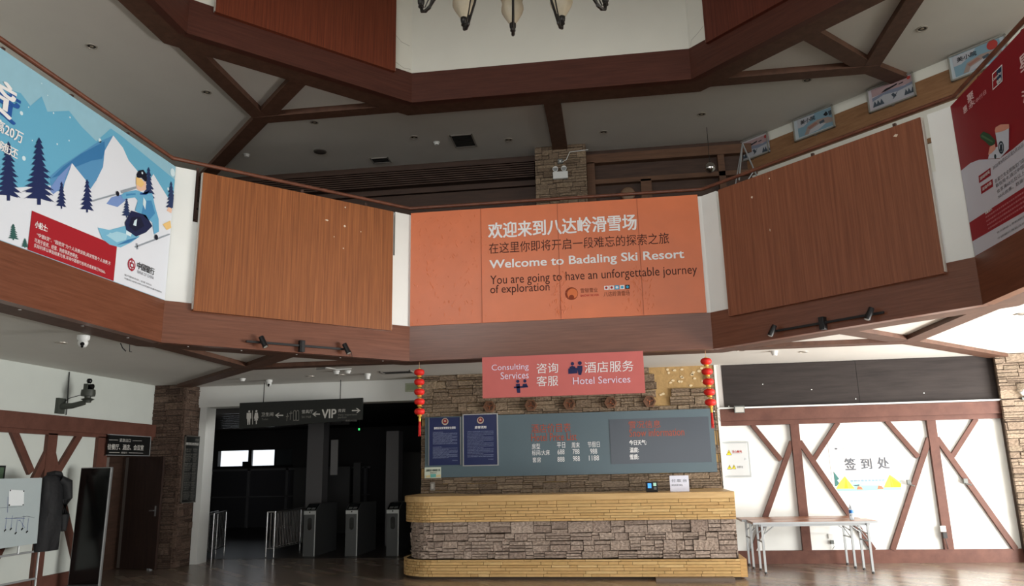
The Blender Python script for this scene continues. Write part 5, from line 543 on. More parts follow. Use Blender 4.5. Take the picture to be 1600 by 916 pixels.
# track lights on the fascia
def track_light(label, F, s0, s1, sb, spots, z):
    t = thing('track_light', label, 'track light', F(sb, z - .1, .02), 'track lights on the gallery fascia')
    m = MB(); m.fbox(F, s0, z - .014, .05, s1, z + .014, .08); m.build('rail', black, t)
    m = MB(); m.fbox(F, sb - .035, z - .085, .018, sb + .035, z + .075, .1); m.fbox(F, sb - .02, z - .09, .1, sb + .02, z + .07, .108); m.build('driver_box', black, t, bevel=.004)
    for s, ds in spots:
        a = F(s, z + .07, .1); b = F(s + ds, z - .065, .15); m = MB(); m.cyl(a, b, .034, .036, 20); m.cyl(F(s, z, .06), F(s + ds * .3, z + .01, .12), .014); sp = m.build('spot_head', black, t, smooth=True)
        d = (b - a).normalized(); m = MB(); m.cyl(b, b + d * .004, .027, None, 16); m.build('spot_lens', mat('lamp_glass', (170, 168, 160), .2), sp)
    return t
t = track_light('black track light with two spots on fascia below orange brown board', FL, 1.03, 2.42, 1.79, [(1.21, .05), (2.4, .05)], 3.325)
m = MB(); m.tube([FL(2.45, 3.29, .12), FL(2.5, 3.31, .1), FL(2.54, 3.26, .06), FL(2.56, 3.21, .03)], .004, 6); m.build('cable', black, t)
track_light('black track light with two spots on fascia below red brown board', FR, 1.06, 2.52, 1.74, [(1.08, -.05), (2.4, -.05)], 3.325)
# hanging service sign
t = sheet_thing('service_sign', 'pink hanging sign for consulting and hotel services above the desk', 'sign', FC, -1.872, 2.635, 0.482, 3.238, 0.03, 0.07, mat('sign_pink', (206, 106, 100), .5, noise=.02), 'sign_board')
print_art('sign', FC, t, 0.0705)
for x in (-1.5, .1): m = MB(); m.cyl((x, 11.0, 3.2), (x, 11.07, 3.237), .006, None, 6); m.build('hanger', steel, t)
# red paper lanterns
red_l = mat('lantern_red', (226, 42, 34), .55, noise=.06, nscale=40); gold = mat('lantern_gold', (214, 170, 70), .4, .2)
def lanterns(label, x, y, sw):
    t = thing('lantern_string', label, 'lantern', (x, y, 2.15), 'red lantern strings under the gallery')
    m = MB(); m.cyl((x, y, 2.5), (x, y, ZS), .0035, None, 6); m.build('cord', mat('cord_gold', (190, 150, 110), .6), t)
    for k in range(5):
        z = 3.078 - k * .148; ox = sw * k
        M = Matrix.Translation((x + ox, y, z)); m = MB()
        m.lathe([(.022, .048), (.05, .044), (.072, .028), (.08, 0), (.072, -.028), (.05, -.044), (.022, -.048)], M, 24, 0, .025, 12); l = m.build('lantern', red_l, t, smooth=True)
        m = MB(); m.lathe([(.026, .056), (.026, .044)], M, 16); m.lathe([(.028, -.044), (.036, -.06), (.03, -.074)], M, 16); m.build('gold_fringe', gold, l)
    m = MB(); xx = x + sw * 5
    m.lathe([(.014, 2.42), (.02, 2.38), (.017, 2.34)], Matrix.Translation((xx, y, 0)), 12, 1)
    for k in range(14): a = k * 2.4; m.cyl((xx + .012 * math.cos(a), y + .012 * math.sin(a), 2.35), (xx + .016 * math.cos(a), y + .016 * math.sin(a), 2.12 + .012 * (k % 3)), .004, None, 5)
    m.build('tassel', [mat('tassel_red', (206, 36, 30), .7), gold], t)
lanterns('string of five red lanterns hanging beside dark passage', -2.88, 11.2, .002)
lanterns('string of five red lanterns hanging beside right end of price board', 1.385, 11.2, .004)

# ------------------------------------------------------------------ reception desk
A0, A1 = Vector((1.72, 11.84, 0)), Vector((-2.9, 11.97, 0)); RC = .5
dA = (A1 - A0).normalized(); LA = (A1 - A0).length; nA = Vector((dA.y, -dA.x, 0)); nA = nA if nA.y < 0 else -nA; ARC = RC * math.pi / 2; LEND = .75
CEN = A1 - nA * RC
def DP(s, v, d=0.0):
    # path along the desk front from its right end, round the corner, to the back
    if s <= LA: p = A0 + dA * s + nA * d
    elif s <= LA + ARC: a = (s - LA) / RC; p = CEN + (nA * math.cos(a) + dA * math.sin(a)) * (RC + d)
    else: p = CEN + dA * (RC + d) - nA * (s - LA - ARC)
    return Vector((p.x, p.y, v))
def DF(s, v, d=0.0): return DP(LA + ARC + LEND - s, v, d)         # left to right, so faces look outward
LT = LA + ARC + LEND
def path_solid(mb, d, z0, z1, deep=.62):
    ss = [0, LA * .5] + [LA + ARC * k / 10 for k in range(11)] + [LT]
    o = [DP(s, z0, d) for s in ss]; i_ = [Vector((A0.x, A0.y + deep, z0)), ]
    pts = o + [Vector((DP(LT, z0, d).x + .6, DP(LT, z0).y, z0)), Vector((-2.4, 12.6, z0)), Vector((1.08, 12.55, z0)), Vector((1.08, 13.4, z0)), Vector((A0.x + d, 13.4, z0))]
    n = len(pts); mb.add([(p.x, p.y, z0) for p in pts] + [(p.x, p.y, z1) for p in pts], [tuple(range(n)), tuple(range(n, 2 * n))[::-1]] + [(k, n + k, n + (k + 1) % n, (k + 1) % n) for k in range(n)])
desk = thing('reception_desk', 'long reception desk of pale wood strips and grey ledge stone', 'desk', (-0.8, 12.2, 0))
desk_core = mat('desk_core', (70, 56, 44), .8)
m = MB(); path_solid(m, -.14, .28, .83); path_solid(m, -.02, .0, .03); m.build('carcass', desk_core, desk)
m = MB(); path_solid(m, -.03, .83, 1.13); path_solid(m, .0, .045, .27); m.build('strip_backing', desk_core, desk)
m = MB(); ledge(m, DF, 0, LT + .0, .28, .835, (.11, .165), (.1, .38), (-.086, -.064), 31, ch=.0045, base=-.13, jit=.008, fine=(LEND + ARC, (.06, .14))); m.build('stone_cladding', stone_desk, desk)
m = MB(); ledge(m, DF, 0, LT, .83, 1.13, (.035, .0505), (.1, .62), (.0, .007), 32, ch=.0022, base=-.035, gap=.0007, jit=0, fine=(LEND + ARC, (.035, .09))); m.build('upper_strip_band', plank_m, desk)
m = MB(); ledge(m, DF, 0, LT, .035, .28, (.035, .05), (.1, .62), (.03, .037), 33, ch=.0022, base=-.005, gap=.0007, jit=0, fine=(LEND + ARC, (.035, .09))); m.box((A0.x, A0.y - .02, .035), (A0.x + .09, 12.5, .28)); m.build('base_strip_band', plank_m, desk)
m = MB(); path_solid(m, .03, 1.13, 1.225); m.build('counter_top', grain('pine_top', (196, 158, 104), (222, 186, 130), (1.5, 14, 14), .4), desk, bevel=.008)
m = MB(); m.box((0.5, 11.62, 0), (1.6, 11.8, .045)); m.build('plinth_board', mat('plinth_grey', (110, 96, 84), .6), desk)
# things on the desk
t = thing('payment_terminal', 'small black terminal with lit blue screen on desk', 'terminal', (.54, 12.15, 1.225))
TF = frame((.54, 12.1, 1.225), (1, 0, 0), (0, .25, .97), (0, -.97, .25))
m = MB(); m.fbox(TF, -.09, .0, -.02, .09, .155, .02); m.box((.47, 12.09, 1.225), (.61, 12.2, 1.235)); m.build('body', black, t, bevel=.006)
m = MB(); m.fbox(TF, -.06, .055, .0202, -.005, .13, .0212); m.build('screen', mat('screen_blue', (70, 150, 230), .3, emit=1.0), t)
m = MB(); m.fbox(TF, .025, .085, .0202, .07, .135, .0212); m.fbox(TF, .03, .03, .0202, .07, .07, .0212, 1); m.build('key_display', [mat('display_green', (160, 200, 180), .4, emit=.5), grey_pl], t)
t = sheet_thing('payment_notice', 'white paper notice in stand on desk near its right end', 'notice', FB(12.1), .815, 1.226, 1.1, 1.462, -.004, 0.002, mat('paper_cool', (228, 230, 244), .7), 'paper')
print_art('paper', FB(12.1), t, .003); m = MB(); m.box((.84, 12.09, 1.2255), (1.08, 12.16, 1.229)); m.build('foot', mat('acrylic', (200, 205, 210), .1), t)
# ------------------------------------------------------------------ price board and what hangs round it
t = sheet_thing('price_board', 'large slate grey hotel price board on stone wall behind desk', 'board', FB(13.5), -3.33, 1.49, 1.70, 2.545, .072, .105, mat('board_slate', (84, 102, 110), .36, noise=.03, nscale=2), 'board_panel')
print_art('board', FB(13.5), t, .1055)
m = MB(); m.fbox(FB(13.5), -.06, 1.655, .1, 1.62, 2.41, .113); sp = m.build('snow_screen', mat('screen_slate', (64, 72, 82), .3), t); print_art('screen', FB(13.5), t, .106, ('screen_artwork', 'screen_lettering'))
for key, lab, x0, x1, z0, z1, full in (('notice_a', 'dark blue police notice with thin side frame at left end of price board', -3.25, -2.69, 1.70, 2.53, 0), ('notice_b', 'dark blue police notice in bright silver frame on price board', -2.625, -2.03, 1.69, 2.56, 1)):
    t = sheet_thing('police_notice', lab, 'notice', FB(13.5), x0, z0, x1, z1, .106, .122, mat('notice_blue_sheet', (24, 36, 82), .35), 'notice_sheet', 'police notices on the price board'); print_art(key, FB(13.5), t, .1225, lines=False)
    m = MB(); w = .012 if not full else .02
    for a, b in (((x0 - w, z0), (x0, z1)), ((x1, z0), (x1 + w, z1))) + ((((x0 - w, z1), (x1 + w, z1 + w * .8)), ((x0 - w, z0 - w * .8), (x1 + w, z0))) if full else ()): m.fbox(FB(13.5), a[0], a[1], .106, b[0], b[1], .13)
    m.build('frame', steel, t)
t = sheet_thing('mask_notice', 'small cream notice at lower left corner of price board', 'notice', FB(13.5), -3.335, 1.482, -3.04, 1.668, .106, .112, mat('sticker_cream', (206, 214, 196), .6), 'notice_sheet'); print_art('sticker', FB(13.5), t, .1125)
t = sheet_thing('wall_switch', 'grey wall switch on stone under the cream notice', 'switch', FB(13.46), -3.24, 1.27, -3.16, 1.41, 0, .045, mat('switch_grey', (136, 130, 122), .4), 'plate'); m = MB(); m.fbox(FB(13.46), -3.22, 1.3, .045, -3.18, 1.38, .053); m.build('rocker', mat('rocker', (180, 176, 168), .4), t)
hexw = grain('hex_wood', (92, 62, 44), (120, 84, 60), (9, 9, 9), .5); cop = mat('copper_figure', (196, 120, 84), .35, .5)
for i, (x, lab) in enumerate(zip((-2.165, -1.42, -.74, -.02, .65), ('brown hexagonal plaque first from the dark passage above price board', 'brown hexagonal plaque second from the dark passage above price board', 'brown hexagonal plaque in the middle of five above price board', 'brown hexagonal plaque fourth from the dark passage above price board', 'brown hexagonal plaque last of five, next to bare patch of wall'))):
    t = thing('hexagon_plaque', lab, 'plaque', (x, 13.46, 2.6), 'hexagonal plaques above the price board'); F = FB(13.46)
    hx = lambda r: [(x + r * math.cos(a * math.pi / 3), 2.7 + r * math.sin(a * math.pi / 3)) for a in range(6)]
    m = MB(); o_, i_ = hx(.112), hx(.082)
    for k in range(6): m.prism(F, [o_[k], o_[(k + 1) % 6], i_[(k + 1) % 6], i_[k]], -.005, .075)
    m.build('rim', hexw, t); m = MB(); m.prism(F, hx(.088), -.004, .05); m.build('face', hexw, t)
    m = MB(); rnd = random.Random(i)
    for k in range(3): a = .4 + k * 2.1 + i; m.prism(F, [(x + .008 * math.cos(a + 1.6), 2.7 + .008 * math.sin(a + 1.6)), (x + .055 * math.cos(a), 2.7 + .05 * math.sin(a)), (x + .06 * math.cos(a + .3), 2.7 + .05 * math.sin(a + .3)), (x + .008 * math.cos(a - 1.6), 2.7 + .008 * math.sin(a - 1.6))], .05, .06)
    m.build('figure', cop, t)
t = thing('board_cable', 'thin black cable hanging beside right end of price board', 'cable', (1.75, 13.42, 1.2)); m = MB(); m.tube([FB(13.5)(1.73, 2.5, .06), FB(13.5)(1.735, 2.1, .055), FB(13.5)(1.74, 1.8, .05), FB(13.5)(1.765, 1.4, .05), FB(13.5)(1.785, 1.23, .05)], .006, 6); m.build('cable', black, t); m = MB(); m.cyl(FB(13.5)(1.73, 2.5, .05), FB(13.5)(1.73, 2.5, .07), .012); m.build('clip', white_pl, t)
# ------------------------------------------------------------------ right hand wall
FBR = FB(YB)
t = sheet_thing('display_board', 'long dark wood grain board above timber beam on white wall', 'board', FBR, 1.93, 2.562, 6.47, 3.295, .022, .05, board_m, 'board_panel'); m = MB(); m.fbox(FBR, 4.16, 2.565, .05, 4.166, 3.29, .052)
for x in (2.0, 2.6, 3.4, 4.1, 5.2, 6.4): m.fbox(FBR, x - .008, 2.575 + .6 * (x % 1), .05, x + .008, 2.591 + .6 * (x % 1), .056, 1)
m.build('seam', [dull_hole, white_pl], t)
t = thing('flood_light', 'small grey flood light on beam under dark board', 'light', (2.15, 13.5, 2.46)); F = frame((2.15, 13.42, 2.52), (1, 0, 0), (0, -.3, .95), (0, -.95, -.3))
m = MB(); m.fbox(F, -.085, -.06, -.03, .085, .06, .02); m.box((2.12, 13.43, 2.5), (2.18, 13.48, 2.53)); m.build('housing', grey_pl, t, bevel=.004); m = MB(); m.fbox(F, -.07, -.045, .02, .07, .045, .023); m.build('glass', mat('flood_glass', (196, 196, 190), .15), t)
t = sheet_thing('electrical_panel', 'white electrical cabinet with yellow warning stickers beside desk', 'cabinet', FBR, 1.80, 1.39, 2.275, 1.98, 0, .05, mat('cabinet_white', (176, 180, 180), .5), 'cabinet_body')
m = MB(); m.fbox(FBR, 1.825, 1.42, .05, 2.245, 1.955, .058); dd = m.build('cabinet_door', mat('cabinet_door_white', (206, 209, 209), .5), t, bevel=.003); m = MB(); m.cyl(FBR(2.2, 1.69, .058), FBR(2.2, 1.69, .066), .014); m.build('lock', steel, dd)
print_art('box', FBR, t, .0555)
t = sheet_thing('sign_in_mural', 'white sign-in poster with yellow tents by a lake between timbers', 'poster', FBR, 3.58, 1.13, 4.66, 1.96, .001, .006, mat('mural_paper', (240, 240, 240), .6), 'poster_sheet'); print_art('mural', FBR, t, .0065, clip=(3.585, 4.66, 1.135, 1.95))
# two folding tables
def folding_table(label, x0, x1, y0, y1, h):
    t = thing('folding_table', label, 'table', ((x0 + x1) / 2, (y0 + y1) / 2, 0), 'folding tables along the white wall')
    m = MB(); m.box((x0, y0, h - .035), (x1, y1, h)); m.build('tabletop', grain('table_laminate', (150, 102, 80), (170, 122, 98), (2, 12, 2), .28, .3) if 'table_laminate' not in MATS else MATS['table_laminate'], t, bevel=.004)
    m = MB(); m.box((x0 + .005, y0 - .004, h - .034), (x1 - .005, y0 + .002, h - .004)); m.box((x0 + .1, y0 + .05, h - .07), (x1 - .1, y0 + .08, h - .035)); m.box((x0 + .1, y1 - .08, h - .07), (x1 - .1, y1 - .05, h - .035)); m.build('edge_rail', steel_paint, t)
    for sx, xl in ((1, x0 + .14), (-1, x1 - .14)):
        for yl in (y0 + .05, y1 - .05):
            m = MB(); m.box((xl - .016, yl - .016, .02), (xl + .016, yl + .016, h - .035)); l = m.build('leg', steel_paint, t)
            m = MB(); m.cyl((xl, yl, 0), (xl, yl, .03), .021, None, 10); m.build('foot_cap', mat('foot_cap', (60, 60, 60), .6), l)
        m = MB(); m.tube([(xl, y0 + .05, h - .3), (xl, y1 - .05, h - .3)], .012); m.tube([(xl, y0 + .06, h - .2), (xl + sx * .2, y0 + .07, h - .05)], .01); m.tube([(xl, y1 - .06, h - .2), (xl + sx * .2, y1 - .07, h - .05)], .01); m.tube([(xl, y0 + .1, h - .3), (xl + sx * .12, (y0 + y1) / 2, h - .05)], .008); m.build('brace', steel_paint, t)
    return t
folding_table('folding table in front, brown top and grey legs, holding the bottle', 2.02, 3.83, 12.32, 12.84, .75)
folding_table('folding table behind, against white wall, mostly hidden by front one', 1.95, 3.76, 12.93, 13.45, .75)
t = thing('water_bottle', 'clear plastic water bottle with blue label on front table', 'bottle', (3.53, 12.55, .75)); M = Matrix.Translation((3.53, 12.55, .75))
m = MB(); m.lathe([(.028, 0), (.033, .008), (.033, .07), (.031, .075), (.033, .08), (.033, .15), (.03, .175), (.014, .2), (.013, .215)], M, 20); m.build('bottle_body', mat('pet_plastic', (214, 224, 232), .08, spec=.6, trans=.55), t, smooth=True)
m = MB(); m.lathe([(.0338, .1), (.0338, .145)], M, 20); m.build('bottle_label', mat('label_blue', (40, 110, 190), .4), t, smooth=True); m = MB(); m.lathe([(.0155, .208), (.0155, .228), (.013, .23)], M, 16); m.build('cap', white_pl, t)
t = sheet_thing('wall_socket', 'white wall socket with dangling plug low behind the tables', 'socket', FBR, 3.42, .38, 3.5, .46, 0, .02, white_pl, 'plate'); m = MB(); m.fbox(FBR, 3.44, .3, .01, 3.49, .36, .05); m.tube([FBR(3.47, .31, .03), FBR(3.49, .26, .03), FBR(3.46, .215, .02)], .005); m.build('plug', grey_pl, t)
t = sheet_thing('post_socket', 'white socket box with black plug low on timber post', 'socket', FBR, 5.14, .48, 5.22, .57, .07, .1, white_pl, 'plate'); m = MB(); m.fbox(FBR, 5.16, .38, .08, 5.22, .47, .12); m.tube([FBR(5.19, .39, .1), FBR(5.2, .3, .1), FBR(5.22, .215, .08)], .005); m.build('plug', black, t)
for x, lab in ((4.76, 'small bracket light on diagonal timber near the tent mural'), (5.63, 'small bracket light on diagonal timber near the stone pier')):
    t = thing('bracket_light', lab, 'light', (x, 13.5, 1.2), 'bracket lights on the diagonal timbers'); m = MB(); m.box((x - .03, 13.5, 1.22), (x + .03, 13.545, 1.3)); m.build('base', grey_pl, t); m = MB(); m.cyl((x - .01, 13.5, 1.225), (x + .06, 13.46, 1.2), .012); m.build('arm', steel, t)
t = thing('wall_camera', 'white bullet camera on stone pier at end of beam', 'camera', (6.5, 13.35, 2.6)); m = MB(); m.cyl((6.6, 13.32, 2.62), (6.74, 13.24, 2.76), .036, None, 16); m.build('camera_body', white_pl, t, smooth=True); m = MB(); m.tube([(6.66, 13.4, 2.56), (6.66, 13.34, 2.58), (6.66, 13.3, 2.66)], .018); m.box((6.62, 13.36, 2.53), (6.7, 13.42, 2.57)); m.build('arm', grey_pl, t)

# ------------------------------------------------------------------ passage: hanging sign, turnstiles, barriers
t = thing('direction_sign', 'black hanging sign with toilet, ski hall and VIP arrows', 'sign', (-5.7, 13.6, 2.5)); F = FB(13.62)
m = MB(); m.prism(F, [(-6.94, 2.45), (-4.56, 2.55), (-4.56, 2.95), (-6.96, 2.93)], .0, .045); m.build('sign_board', mat('sign_black_board', (30, 32, 30), .5), t); print_art('dirsign', F, t, .0455)
for x in (-6.5, -5.0): m = MB(); m.cyl((x, 13.6, 2.92), (x, 13.6, ZC), .008, None, 8); m.build('hanger', black, t)
gate_panel = mat('gate_grey', (92, 94, 94), .45, .2)
def turnstile(label, x):
    t = thing('turnstile', label, 'turnstile', (x, 15.7, 0), 'turnstiles across the passage')
    F = frame((x, 15.1, 0), (1, 0, 0), Z, (0, -1, 0)); w = .125
    m = MB(); sd = frame((x - w, 15.1, 0), (0, 1, 0), Z, (-1, 0, 0)); m.prism(sd, [(0, 0), (1.2, 0), (1.2, .99), (.3, 1.0), (.22, .99), (0, .87)], -2 * w, 0); m.build('body', gate_panel, t)
    m = MB(); m.fbox(F, w - .022, 0, .0, w, .86, .008); m.fbox(F, -w, .80, 0, w, .87, .012); m.build('steel_trim', mat('gate_steel', (196, 198, 198), .3, .4), t)
    m = MB(); m.prism(F, [(.05 * math.cos(a) * .9, .62 + (.07 if math.sin(a) > 0 else -.07) + .05 * math.sin(a)) for a in [j * math.pi / 8 for j in range(16)]], 0, .006); m.cyl(F(0, .845, .012), F(0, .845, .016), .014); m.build('sensor_window', blackgloss, t)
    tp = frame((x, 15.1, .87), (1, 0, 0), Vector((0, .22, .12)).normalized(), Vector((0, -.12, .22)).normalized())
    m = MB(); m.fbox(tp, -.11, .02, 0, .11, .24, .01); rd = m.build('reader', blackgloss, t); m = MB(); m.fbox(tp, -.09, .12, .01, .09, .22, .012); m.fbox(tp, -.085, .035, .01, -.01, .1, .012, 1); m.fbox(tp, .01, .035, .01, .085, .1, .012, 1); m.build('reader_screen', [mat('reader_dark', (40, 42, 44), .15), mat('reader_pad', (120, 122, 122), .4)], rd)
turnstile('turnstile nearest the steel barriers, grey with black sensor slot', -6.11); turnstile('middle one of the three grey turnstiles in the passage', -5.24); turnstile('turnstile nearest the reception desk, grey with black sensor slot', -4.40)
chrome = mat('chrome_tube', (200, 200, 200), .22, .85)
def barrier(label, x, y, dx, dy, w=.17):
    t = thing('steel_barrier', label, 'barrier', (x, y, 0), 'steel barriers in the passage')
    d = Vector((dx, dy, 0)); L = d.length; d.normalize(); n = Vector((d.y, -d.x, 0))
    for k in (0, 1):
        o = Vector((x, y, 0)) + n * (w * k)
        m = MB()
        for s in (0, L): m.tube([o + d * s, o + d * s + Vector((0, 0, .86))], .019, 10)
        m.build('post', chrome, t, smooth=True)
        m = MB(); m.tube([o + Vector((0, 0, .86)), o + d * L + Vector((0, 0, .86))], .018, 8); m.tube([o + Vector((0, 0, .16)), o + d * L + Vector((0, 0, .16))], .012, 8)
        c = max(4, int(L / .13))
        for j in range(1, c): p = o + d * (L * j / c); m.tube([p + Vector((0, 0, .16)), p + Vector((0, 0, .86))], .008, 6)
        m.build('bars', chrome, t)
    m = MB(); o = Vector((x, y, 0)); m.tube([o + Vector((0, 0, .86)), o + n * w + Vector((0, 0, .86))], .018, 8); m.tube([o + Vector((0, 0, .16)), o + n * w + Vector((0, 0, .16))], .012, 8); m.tube([o + n * w * .5 + Vector((0, 0, .16)), o + n * w * .5 + Vector((0, 0, .86))], .008, 6); m.build('end_bars', chrome, t)
barrier('steel barrier beside white pilaster at passage edge', -8.08, 14.62, -.32, 1.1); barrier('steel barrier standing next to the turnstiles', -6.98, 15.05, .1, 1.45)
t = thing('exit_lamp', 'tiny green exit lamp deep in dark passage', 'lamp', (-5.9, 19, 2.55)); r = _r0  # hung from the hall ceiling
m = MB(); m.box((-6.5, 18.95, 2.6), (-6.38, 19.0, 2.72)); m.box((-6.45, 18.96, 2.72), (-6.43, 18.98, 3.0)); m.build('housing', black, t); m = MB(); m.box((-6.46, 18.945, 2.64), (-6.42, 18.95, 2.69)); m.build('green_pictogram', mat('exit_green', (60, 220, 110), .5, emit=1.5), t)

# ------------------------------------------------------------------ left side
t = sheet_thing('directory_board', 'black price directory on stone column beside passage', 'board', FX(-7.98), 13.47, 1.13, 14.10, 2.34, .03, .055, mat('directory_black', (24, 26, 25), .45), 'board_panel'); print_art('directory', FX(-7.98), t, .0555, lines=False)
m = MB()
for a, b in (((13.46, 1.12), (13.475, 2.35)), ((14.09, 1.12), (14.11, 2.35)), ((13.46, 2.335), (14.11, 2.35)), ((13.46, 1.12), (14.11, 1.135))): m.fbox(FX(-7.98), a[0], a[1], .03, b[0], b[1], .06)
m.build('frame', mat('directory_frame', (96, 92, 86), .4), t)
t = sheet_thing('doorway_sign', 'black sign with white Chinese lettering over brown door', 'sign', FX(XL), 12.03, 1.99, 13.2, 2.325, .1, .135, mat('doorway_black', (22, 24, 24), .4), 'sign_board'); print_art('doorsign', FX(XL), t, .1355)
m = MB(); 
for a, b in (((12.02, 1.98), (13.21, 1.992)), ((12.02, 2.322), (13.21, 2.335)), ((13.195, 1.98), (13.21, 2.335))): m.fbox(FX(XL), a[0], a[1], .1, b[0], b[1], .14)
m.build('frame', steel_paint, t)
t = thing('open_door', 'dark brown door leaf standing open beside stone column', 'door', (-8.55, 13.3, 0)); F = frame((-9.06, 13.42, 0), Vector((.96, -.26, 0)).normalized(), Z, Vector((-.26, -.96, 0)).normalized())
m = MB(); m.fbox(F, .12, .02, 0, .97, 1.97, .045); m.build('leaf', door_m, t); m = MB(); m.fbox(F, .04, .02, .0, .12, 1.97, .04); m.build('pale_edge', mat('door_edge_pale', (120, 112, 106), .6), t); m = MB(); m.tube([F(.88, 1.02, .045), F(.88, 1.02, .09), F(.78, 1.02, .09)], .01); m.fbox(F, .865, .92, .045, .895, 1.1, .052); m.build('handle', steel, t)
m = MB(); m.fbox(F, .80, .0, .0, .87, .03, .06); m.build('door_stop', steel_paint, t)
t = thing('closed_door', 'dark brown door leaf in doorway under black sign', 'door', (-9.0, 12.4, 0)); F = FX(-9.1)
m = MB(); m.fbox(F, 12.14, 0.01, 0.022, 12.75, 1.97, .06); m.build('leaf', door_m, t); m = MB(); m.fbox(F, 12.75, 0.01, .022, 12.9, 1.97, .062); m.build('pale_edge', mat('door_edge_pale', (120, 112, 106), .6), t)
m = MB(); m.fbox(F, 12.66, .95, .06, 12.69, 1.1, .07); m.build('handle', steel, t)
# standing display kiosk
t = thing('display_kiosk', 'tall black standing display screen against left wall', 'kiosk', (-8.1, 11.25, 0)); F = frame((-8.1, 11.22, 0), Vector((1, .06, 0)).normalized(), Vector((0, .02, 1)).normalized(), Vector((.06, -1, 0.02)).normalized())
m = MB(); m.fbox(F, -.25, .0, -.06, .25, 1.78, .0); m.build('body', mat('kiosk_silver', (140, 142, 142), .35, .4), t, bevel=.01); m = MB(); m.fbox(F, -.235, .04, 0, .235, 1.765, .005); m.build('screen_glass', blackgloss, t); m = MB(); m.fbox(F, -.24, .0, -.1, .24, .035, .06); m.build('foot', black, t)
# whiteboard on stand, and coat hung over its end
t = thing('whiteboard', 'white notice board on metal stand with pinned sheet', 'whiteboard', (-7.95, 9.0, 0)); F = FX(-7.9)
m = MB(); m.prism(F, [(8.4, .76), (9.87, .77), (9.83, 1.64), (8.4, 1.64)], 0, .03); m.build('board_panel', mat('board_white', (176, 188, 190), .35), t); print_art('wb', F, t, .031)
m = MB()
for y in (8.5, 10.0): m.tube([(-7.93, y, .0), (-7.93, y, .66)], .014); m.tube([(-8.2, y, .0), (-7.7, y, .0)], .014)
m.tube([(-7.93, 8.4, .66), (-7.93, 10.0, .66)], .014); m.tube([(-7.93, 8.4, .3), (-7.93, 10.0, .3)], .014); m.tube([(-7.915, 8.9, .66), (-7.915, 8.9, .78)], .012); m.tube([(-7.915, 9.6, .66), (-7.915, 9.6, .78)], .012); m.build('stand', steel_paint, t)
t = thing('dark_coat', 'dark coat draped over end of white notice board', 'coat', (-7.93, 10.1, .64)); m = MB(); N = 26; K = 14; vs = []; fs = []
for i in range(K):
    z = 1.70 - 1.05 * i / (K - 1); k = i / (K - 1)
    wid = .17 + .08 * math.sin(min(1, k * 1.6) * math.pi * .5) - .05 * k; cy = 10.06 + .04 * k
    th = (.07 + .06 * math.sin(k * 2.6)) * (1 if i else .5)
    for j in range(N):
        a = 2 * math.pi * j / N; fold = 1 + .13 * math.sin(5 * a + 2.2 * k) * k + .07 * math.sin(9 * a - 4 * k)
        vs.append((-7.9 + th * math.sin(a) * fold, cy + wid * math.cos(a) * (1 + .06 * math.sin(3 * a + 5 * k)), z - (.05 * abs(math.cos(a)) if i == 0 else 0)))
for i in range(K - 1):
    for j in range(N): fs.append((i * N + j, (i + 1) * N + j, (i + 1) * N + (j + 1) % N, i * N + (j + 1) % N))
fs += [tuple(range(N)), tuple(range((K - 1) * N, K * N))[::-1]]
coat_m = mat('coat_fabric', (20, 21, 24), .7, noise=.15, nscale=18, bump=.4); m.add(vs, fs); m.build('body', coat_m, t, smooth=True)
m = MB(); m.tube([(-7.85, 10.14, 1.62), (-7.82, 10.25, 1.56), (-7.83, 10.29, 1.35), (-7.85, 10.31, 1.12), (-7.83, 10.27, .9)], [.06, .085, .085, .075, .06], 12); m.build('sleeve', coat_m, t, smooth=True)
m = MB(); m.tube([(-7.93, 10.0, 1.68), (-7.84, 10.03, 1.7), (-7.82, 10.1, 1.69), (-7.88, 10.2, 1.66)], .035, 10); m.build('collar', coat_m, t, smooth=True)
t = sheet_thing('framed_picture', 'small dark framed picture on white wall above notice board', 'picture', FX(XL), 9.7, 1.62, 9.98, 1.82, .0, .025, black, 'frame'); m = MB(); m.fbox(FX(XL), 9.72, 1.64, .025, 9.95, 1.795, .027); m.build('print', mat('picture_green', (70, 90, 70), .5, noise=.3, nscale=25), t)
# pan and tilt camera on a bracket
t = thing('pan_tilt_camera', 'dark pan tilt camera on wall bracket above left timber beam', 'camera', (-8.4, 10.95, 2.6)); dk = mat('camera_grey_green', (70, 74, 68), .5, .2)
m = MB(); m.box((XL, 10.84, 2.61), (XL + .05, 11.0, 2.85)); m.tube([(XL + .04, 10.92, 2.72), (XL + .2, 10.96, 2.73), (XL + .38, 11.0, 2.78)], [.05, .045, .04], 8); m.build('bracket', dk, t)
c = Vector((-8.2, 11.03, 2.78)); m = MB(); M = Matrix.Translation(c); m.lathe([(.05, .0), (.06, .03), (.1, .05), (.045, .07), (.05, .1), (.1, .1), (.105, .14), (.1, .2), (.02, .2)], M, 20); m.build('pan_base', dk, t, smooth=True)
m = MB(); m.box((c.x - .03, c.y - .085, c.z + .2), (c.x + .03, c.y - .06, c.z + .29)); m.box((c.x - .03, c.y + .06, c.z + .2), (c.x + .03, c.y + .085, c.z + .29)); m.build('yoke', dk, t)
m = MB(); m.cyl((c.x - .05, c.y, c.z + .25), (c.x + .07, c.y, c.z + .25), .04, None, 16); m.lathe([(.0, .38), (.03, .372), (.042, .35), (.038, .32), (.02, .3)], M, 16); m.build('lens_head', lens_m, t, smooth=True)
m = MB(); m.tube([(XL + .02, 11.08, 2.6), (XL + .03, 11.07, 2.8), (XL + .02, 11.06, 3.0), (XL + .02, 11.05, 3.28)], .008); m.tube([(XL + .03, 11.0, 2.8), (XL + .12, 10.97, 2.85), (XL + .3, 11.0, 2.9)], .006); m.build('cable', black, t)
